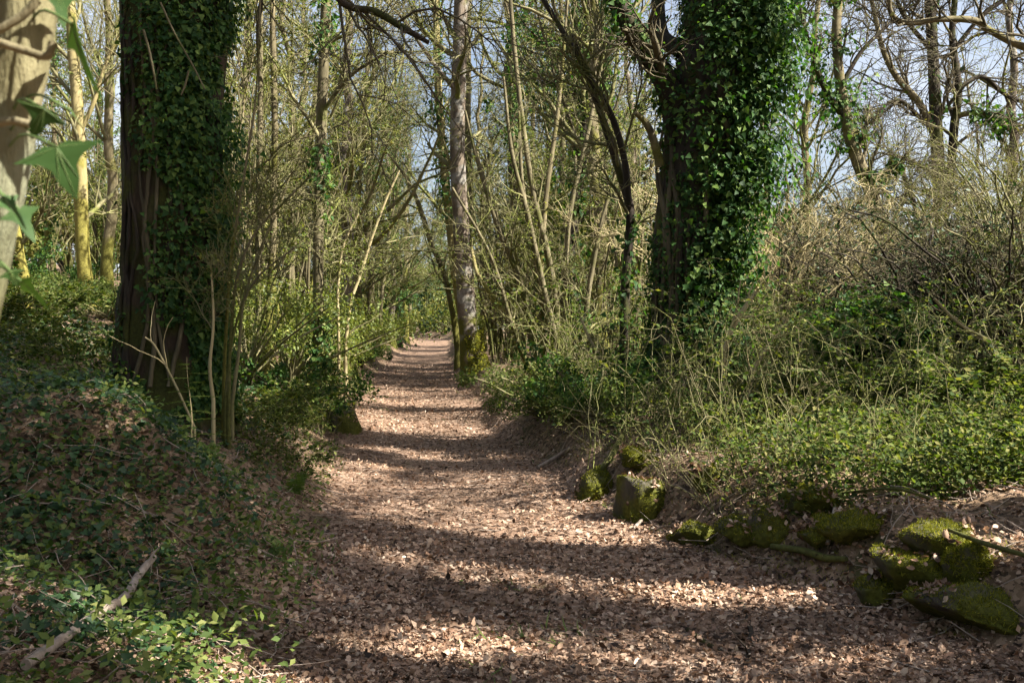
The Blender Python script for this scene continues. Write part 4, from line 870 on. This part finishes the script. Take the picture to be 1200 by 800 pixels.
stone(962, 634, 44, 28, 'dark mossy stone lying below the rounded yellow-mossed stone', 7, mossy=.7)
stone(1066, 682, 62, 44, 'bright green cushion-mossed stone, left of the mossy cluster', 8, dep=1.1)
stone(1106, 648, 62, 36, 'mossy stone at the back of the cluster on the right', 9, dep=1.)
stone(1134, 676, 34, 42, 'upright bright-mossed stone between the cluster and the slab', 10, dep=1.)
stone(1146, 722, 118, 44, 'long dark mossy slab slanting down at the right edge', 11, .28, .8)
stone(1030, 705, 40, 30, 'small shaded stone left of the cushion-mossed stone', 12, mossy=.6)
stone(820, 632, 52, 26, 'low moss-dark stone sunk in the bank below the brambles', 13, mossy=.6)
stone(872, 628, 44, 24, 'shaded mossy stone sunk in the leaf bank, mid right', 14, mossy=.6)
stone(905, 622, 40, 30, 'small stone in the shade left of the flat mossy stone', 15, mossy=.5)
stone(404, 470, 42, 44, 'dark stump-like rock at the left edge of the path', 16, d=14.2, mossy=.3)

# ------------------------------------------------------------------ fallen branches and sticks lying on the ground
def lying(pix, label, m='stick', lift=.02, name='fallen_branch', cat='branch', raise_=None, forks=0):
    r = np.random.default_rng(int(pix[0][0]) + 7); pts = []
    for i, (x, y, w) in enumerate(pix):
        g = G(x, y); pts.append([g[0], g[1], g[2] + lift + (raise_[i] if raise_ else 0), w / FPX * g[1] / 2])
    q = catmull(np.array(pts), 26); b = np.array(pts[0][:3]); t = thing(name, b, label, cat); a = Acc(); bark_tube(a, q[:, :3] - b, np.maximum(q[:, 3], .003), 10, .16, 14.); obj('stem', a, M[m], t, True)
    if forks:
        A, RA = grow(r, (q[:, :3] - b)[None], q[None, :, 3], forks, .3, .95, (.4, .9), .35, 6, .2, .05, .6, .003)
        for i in range(forks):
            a = Acc(); tubes(a, A[i], RA[i], 5); obj('side_twig', a, M[m], t, True)
    return t
lying([(30, 812, 14), (80, 772, 12.5), (115, 745, 12), (146, 724, 11.5), (160, 700, 10), (174, 684, 9), (181, 676, 7)], 'bent grey bare branch lying in the bottom left corner', lift=.10, forks=3)
lying([(186, 678, 6), (215, 676, 7), (245, 668, 6), (265, 655, 6), (290, 640, 4)], 'thin brown stick lying beyond the bent grey branch', 'hazel', .03)
lying([(905, 650, 8), (940, 656, 9), (968, 664, 9), (992, 666, 7)], 'bent dead root lying before the flat mossy stone', 'hazel', .05)
lying([(970, 645, 6), (976, 622, 6), (979, 600, 5)], 'short pale broken stick propped before the flat mossy stone', 'stick', .04)
lying([(630, 553, 5), (650, 542, 5), (668, 530, 4)], 'pale stick jutting from the bushes onto the path', 'stick', .05)
lying([(742, 625, 4), (757, 612, 4), (771, 603, 3)], 'small pale stick at the foot of the upright stone', 'stick', .04)
lying([(955, 600, 3), (1000, 596, 3.5), (1050, 596, 3.5), (1090, 606, 3)], 'long thin curved twig arching over the stones on the right', 'hazel', .12)
lying([(1112, 660, 5), (1150, 676, 6), (1200, 696, 6), (1230, 706, 5)], 'brown stick lying across the slab at the right edge', 'hazel', .18)
lying([(690, 585, 6), (715, 548, 8), (730, 522, 7), (742, 505, 5)], 'leaning dead branch beside the low mossy stone', 'hazel', .1)
lying([(385, 722, 7), (408, 716, 9), (425, 700, 6)], 'short weathered stick on the leaves at the left path edge', 'stick', .02)
lying([(865, 700, 5), (880, 745, 6), (872, 790, 5)], 'dark thin branch on the shaded leaves, bottom right', 'dark', .02, forks=2)
lying([(805, 742, 6), (830, 760, 7), (855, 772, 5)], 'crooked dark stick on the shaded leaves of the path', 'dark', .02)
# bleached dead sticks standing in the thicket
def standing(pix, d, label, m='straw', forks=4):
    q, rq = stem(pix, d, 24); b = at(pix[0][0], d if np.isscalar(d) else d[0]); q = loc_(q, b); r = np.random.default_rng(int(pix[0][0])); t = thing('dead_sapling', b, label, 'branch')
    if q[0, 2] > 0: q = np.vstack([[q[0, 0], q[0, 1], -.05], q]); rq = np.concatenate([[rq[0]], rq])
    a = Acc(); bark_tube(a, q, rq, 8, .15, 12.); obj('stem', a, M[m], t, True); A, RA = grow(r, q[None], rq[None], forks, .3, .95, (.4, .9), .5, 7, .16, .05, .6, .004)
    for i in range(forks): a = Acc(); tubes(a, A[i], RA[i], 5); obj('side_twig', a, M[m], t, True)
standing([(866, 505, 5), (874, 470, 5), (885, 430, 5), (905, 400, 4.5), (922, 373, 3)], 10, 'pale bleached sapling slanting right in front of the bare thicket')
standing([(848, 412, 7), (858, 385, 7), (872, 362, 6), (886, 342, 4)], 10.3, 'stout pale broken branch beside the ivy oak')
standing([(868, 478, 4), (900, 468, 4), (950, 452, 3.5), (975, 447, 2.5)], 9.8, 'thin pale branch reaching right over the brambles')
standing([(1195, 450, 5), (1165, 405, 5), (1125, 380, 4), (1095, 350, 3)], 10, 'thin arching branch sweeping left at the right edge')
standing([(700, 470, 4), (706, 430, 4), (690, 395, 3.5), (680, 372, 2.5)], 12.6, 'thin forked dead stem left of the ivy oak')
standing([(228, 500, 3), (205, 450, 2.8), (182, 406, 2.4), (170, 395, 2)], 8., 'thin dead stem leaning across the foot of the massive oak', forks=3)

# ------------------------------------------------------------------ ferns, seedling conifer
def fern(g, label, seed, L=.32, nf=1, az=None):
    r = np.random.default_rng(seed); t = thing('fern', g, label, 'fern')
    for f in range(nf):
        an = az if az is not None and f == 0 else r.uniform(0, 6.283); u = np.linspace(0, 1, 16); l = L * r.uniform(.8, 1.1)
        q = np.stack([np.cos(an) * l * .55 * u ** 1.5, np.sin(an) * l * .55 * u ** 1.5, l * (u - .25 * u ** 3)], -1); a = Acc(); tubes(a, q, np.linspace(.004, .001, 16), 4)
        side = np.array([-np.sin(an), np.cos(an), 0]); 
        for i in range(3, 16):
            for s in (-1, 1):
                ln = l * .30 * (1 - (i / 16) ** 1.6) + .012; leaves(a, r, q[i:i + 1], np.array([[-np.cos(an), -np.sin(an), .9]]), ln, LEAF, axis=(side * s * 3 + np.array([0, 0, .3]))[None], jit=.05, wid=.55)
        obj('frond', a, M['fern'], t)
fern(G(262, 580), 'single bright fern frond on the crest of the ivy mound, left bank', 1, .3, 1, .4)
fern(at(245, 7.9), 'small fern below the massive oak', 2, .28, 4)
fern(at(345, 8.6), 'fern clump at the left verge', 3, .3, 5)
fern(at(870, 8.2), 'fern tuft on the right bank below the ivy oak', 4, .3, 4)
fern(at(985, 7.6), 'fern tuft behind the flat mossy stone', 5, .28, 4)
fern(at(330, 6.6), 'small fern low on the left bank beside the path', 6, .24, 4)
def conifer():
    r = np.random.default_rng(8); b = at(222, 7.6); t = thing('conifer_seedling', b, 'little conifer seedling with feathery side shoots before the massive oak', 'sapling'); u = np.linspace(0, 1, 12); q = np.stack([.02 * np.sin(u * 5), 0 * u, u * .75], -1)
    a = Acc(); tubes(a, q, .006 * (1 - .7 * u), 5); obj('stem', a, M['straw'], t, True)
    for i in range(16):
        z = .15 + .58 * i / 16; an = i * 2.4; L = .3 * (1 - z) + .05; v = np.linspace(0, 1, 8); s = np.stack([np.cos(an) * L * v, np.sin(an) * L * v, z + .1 * L * v - .12 * L * v ** 2], -1); a = Acc(); tubes(a, s, .003 * (1 - .6 * v), 4)
        k = 60; p = on_lines(r, s[None], k, .15); sd = np.where(np.arange(k) % 2, 1, -1)[:, None] * np.array([-np.sin(an), np.cos(an), 0]) + np.array([np.cos(an), np.sin(an), 0]) * .5
        leaves(a, r, p, np.array([0, 0, 1.]), .028, LEAF, axis=sd * 2, jit=.2, wid=.25); obj('shoot', a, M['herb'], t)
conifer()

# ------------------------------------------------------------------ leafy stem close to the lens on the left
def near_stem():
    r = np.random.default_rng(3); d = .95; foot = np.array([-1.15, .95, float(gz(-1.15, .95))]); t = thing('ivy_stem_tree', foot, 'pale blurred stem with lobed ivy leaves close by at the left edge', 'tree')
    q, rq = stem([(42, -260, 60), (38, -120, 64), (33, 0, 66), (26, 55, 66), (13, 130, 64), (-2, 215, 64), (-18, 290, 62), (-34, 370, 62), (-80, 520, 72), (-200, 760, 76)], d, 60)
    q = np.vstack([q, [(q[-1] + foot) / 2, foot - np.array([0, 0, .1])]]); rq = np.concatenate([rq, [.034, .04]])
    a = Acc(); bark_tube(a, loc_(q, foot), rq, 30, .10, 30.); obj('trunk', a, M['pale'], t, True)
    for pl in ([(-30, 40, 9), (5, 52, 10), (30, 60, 9), (55, 66, 8), (62, 50, 5)], [(-20, 150, 9), (10, 142, 8), (36, 146, 6)], [(45, 0, 5), (25, 20, 6), (-5, 38, 7)]):
        p, rp = stem(pl, .905, 20); a = Acc(); tubes(a, loc_(p, foot), rp, 7); obj('ivy_vine', a, M['hazel'], t, True)
    # (base pixel, tip pixel, width factor, facing)
    for (bx, by, tx, ty, dd, face, ts) in ((66, 172, 92, 240, .86, (.15, -1, .45), 1.15), (84, 28, 117, 128, .90, (-.9, -.5, .1), 1.0), (52, 128, 34, 168, .88, (.5, -.8, .3), 1.1), (45, 160, 70, 175, .9, (.8, .3, .5), 1.0),
                                      (4, 232, 36, 272, .87, (.3, -.5, .9), .7), (22, 245, 42, 290, .9, (-.8, .4, .3), .9), (26, 330, 64, 366, .89, (-.6, -.2, .8), 1.0), (12, 318, 22, 340, .88, (.4, -1, .3), 1.0), (70, -10, 74, 40, .92, (-.7, .5, .2), 1.0), (84, 130, 98, 152, .93, (-.8, -.4, .1), .8)):
        p0, p1 = P(bx, by, dd), P(tx, ty, dd + .01); ax = p1 - p0; L = np.linalg.norm(ax) * .92; ax /= np.linalg.norm(ax); n = np.array(face, float); n -= ax * n.dot(ax); n /= np.linalg.norm(n); bb = np.cross(n, ax)
        o2 = IVY3[0][:-1]; c0 = np.array([.28, 0, 0]); rings = [c0 + (o2 - c0) * f for f in (1., .75, .5, .25)]; k = len(o2); V = np.vstack(rings + [c0])
        V[:, 2] = .10 * np.abs(V[:, 1]) ** 1.3 - .16 * (V[:, 0] - .3) ** 2 + .03 * np.sin(V[:, 0] * 9) * V[:, 1] + .03 * (fbm(V * 3 + bx, 2) - .5)
        tw_ = lambda q: p0 + L * (q[:, :1] * ax + ts * q[:, 1:2] * bb * 1.1 + q[:, 2:] * n)
        a = Acc(); F = np.array([[i * k + j, i * k + (j + 1) % k, (i + 1) * k + (j + 1) % k, (i + 1) * k + j] for i in range(3) for j in range(k)]); a.add(loc_(tw_(V), foot), F)
        a.add(loc_(tw_(V), foot), np.array([[3 * k + j, 3 * k + (j + 1) % k, 4 * k] for j in range(k)]))
        c = q[np.argmin(np.abs(q[:, 2] - p0[2] - .01))]; s = np.stack([c, (c + p0) / 2 + np.array([0, -.01, .012]), p0]); leaf = obj('leaf', a, M['near_leaf'], t, True); a = Acc(); tubes(a, loc_(catmull(s, 8), foot), np.full(8, .0014), 5); obj('leaf_stalk', a, M['near_vein'], leaf, True)
        a = Acc()
        for e in ((.97, 0), (.12, .56), (.12, -.56), (.6, .13), (.6, -.13)):
            v = np.column_stack([np.linspace(0, e[0], 9), np.linspace(0, e[1], 9), np.zeros(9)]); v[:, 2] = .10 * np.abs(v[:, 1]) ** 1.3 - .16 * (v[:, 0] - .3) ** 2 + .006; tubes(a, loc_(tw_(v), foot), np.linspace(.0006, .0002, 9), 4)
        obj('leaf_veins', a, M['near_vein'], leaf, True)
M['pale'] = bark_mat('pale_stem_bark', [(.02, .019, .01), (.085, .076, .034), (.19, .172, .095)], (.055, .058, .016), .5, None, 14, .9, patch=(.15, .155, .10))
M['near_vein'] = leaf_mat('near_leaf_vein', [(.06, .10, .03), (.08, .12, .035)], .5, 0, .3)
M['near_leaf'] = leaf_mat('near_ivy_leaf', [(.016, .042, .009), (.022, .056, .012), (.04, .07, .014)], .6, .2, .2, (1.5, 1.6, .4))
near_stem()

# unseen oaks and hollies added beyond the right edge to shade path and bank
hi = shade_oak(9.0, 4.5, 33, None, 'tallest oak out of the picture to the right, ivy only in its crown', 1); hi.scale = (1.4, 1.4, 1.45)
c = copy_tree(hi, (6.4, 3.75, float(gz(6.4, 3.75))), 2.1, (.85, .85, .78)); tag(c, 'shorter oak out of the picture to the right, shading the near path', 'tree')
c = copy_tree(hi, (8.0, -.4, float(gz(8.0, -.4))), 3.9, (1.4, 1.4, 1.4)); tag(c, 'tall oak out of the picture, behind and right of the camera', 'tree')
c = copy_tree(hi, (8.6, 1.7, float(gz(8.6, 1.7))), .9, (1.05, 1.05, 1.4)); tag(c, 'tall oak out of the picture, right of the camera', 'tree')
hol = [evergreen(361, 3.5, 2.2, 7000, 'holly', .07, 'holly_bush')]
a = put(hol, [(4.6, 3.5), (5.3, 2.7), (4.35, 4.25)], np.random.default_rng(4), .9, 1.0); clean(a); a[0].scale = (.95, .85, 1.3); a[1].scale = (1, 1, 1.1); a[2].scale = (.8, .75, .85); tag(a[2], 'smallest holly bush out of the picture beyond the mossy slab', 'shrub', 'hollies beyond the right edge')
tag(a[0], 'holly bush out of the picture beyond the bottom right corner', 'shrub', 'hollies beyond the right edge'); tag(a[1], 'holly bush out of the picture right beside the camera', 'shrub', 'hollies beyond the right edge')

# the same wood goes on behind and beside the camera
a = put(gt + ivied, [(-3, -4, 0, 1.5), (1.5, -5, 1, 1.6), (-7, -1, 0, 1.4), (-1, -9, 2, 1.2), (4.5, -8, 0, 1.5), (-6, -7, 3, 1.2), (-9, 3.5, 1, 1.5), (-8, 7.5, 0, 1.3), (-11, -4, 0, 1.6), (2, -13, 0, 1.7), (-4, -13, 1, 1.7), (8, -12, 2, 1.3), (-10, 12, 3, 1.1), (-13, 6, 0, 1.5)], rw, .95, 1.1, .8); clean(a)
for i, o in enumerate(sorted(a, key=lambda o: o.location.x)): tag(o, 'leafy tree out of the picture behind the camera, ' + (ORD[i] + ' counting from the left' if i else 'farthest left'), 'tree', 'trees behind the camera')
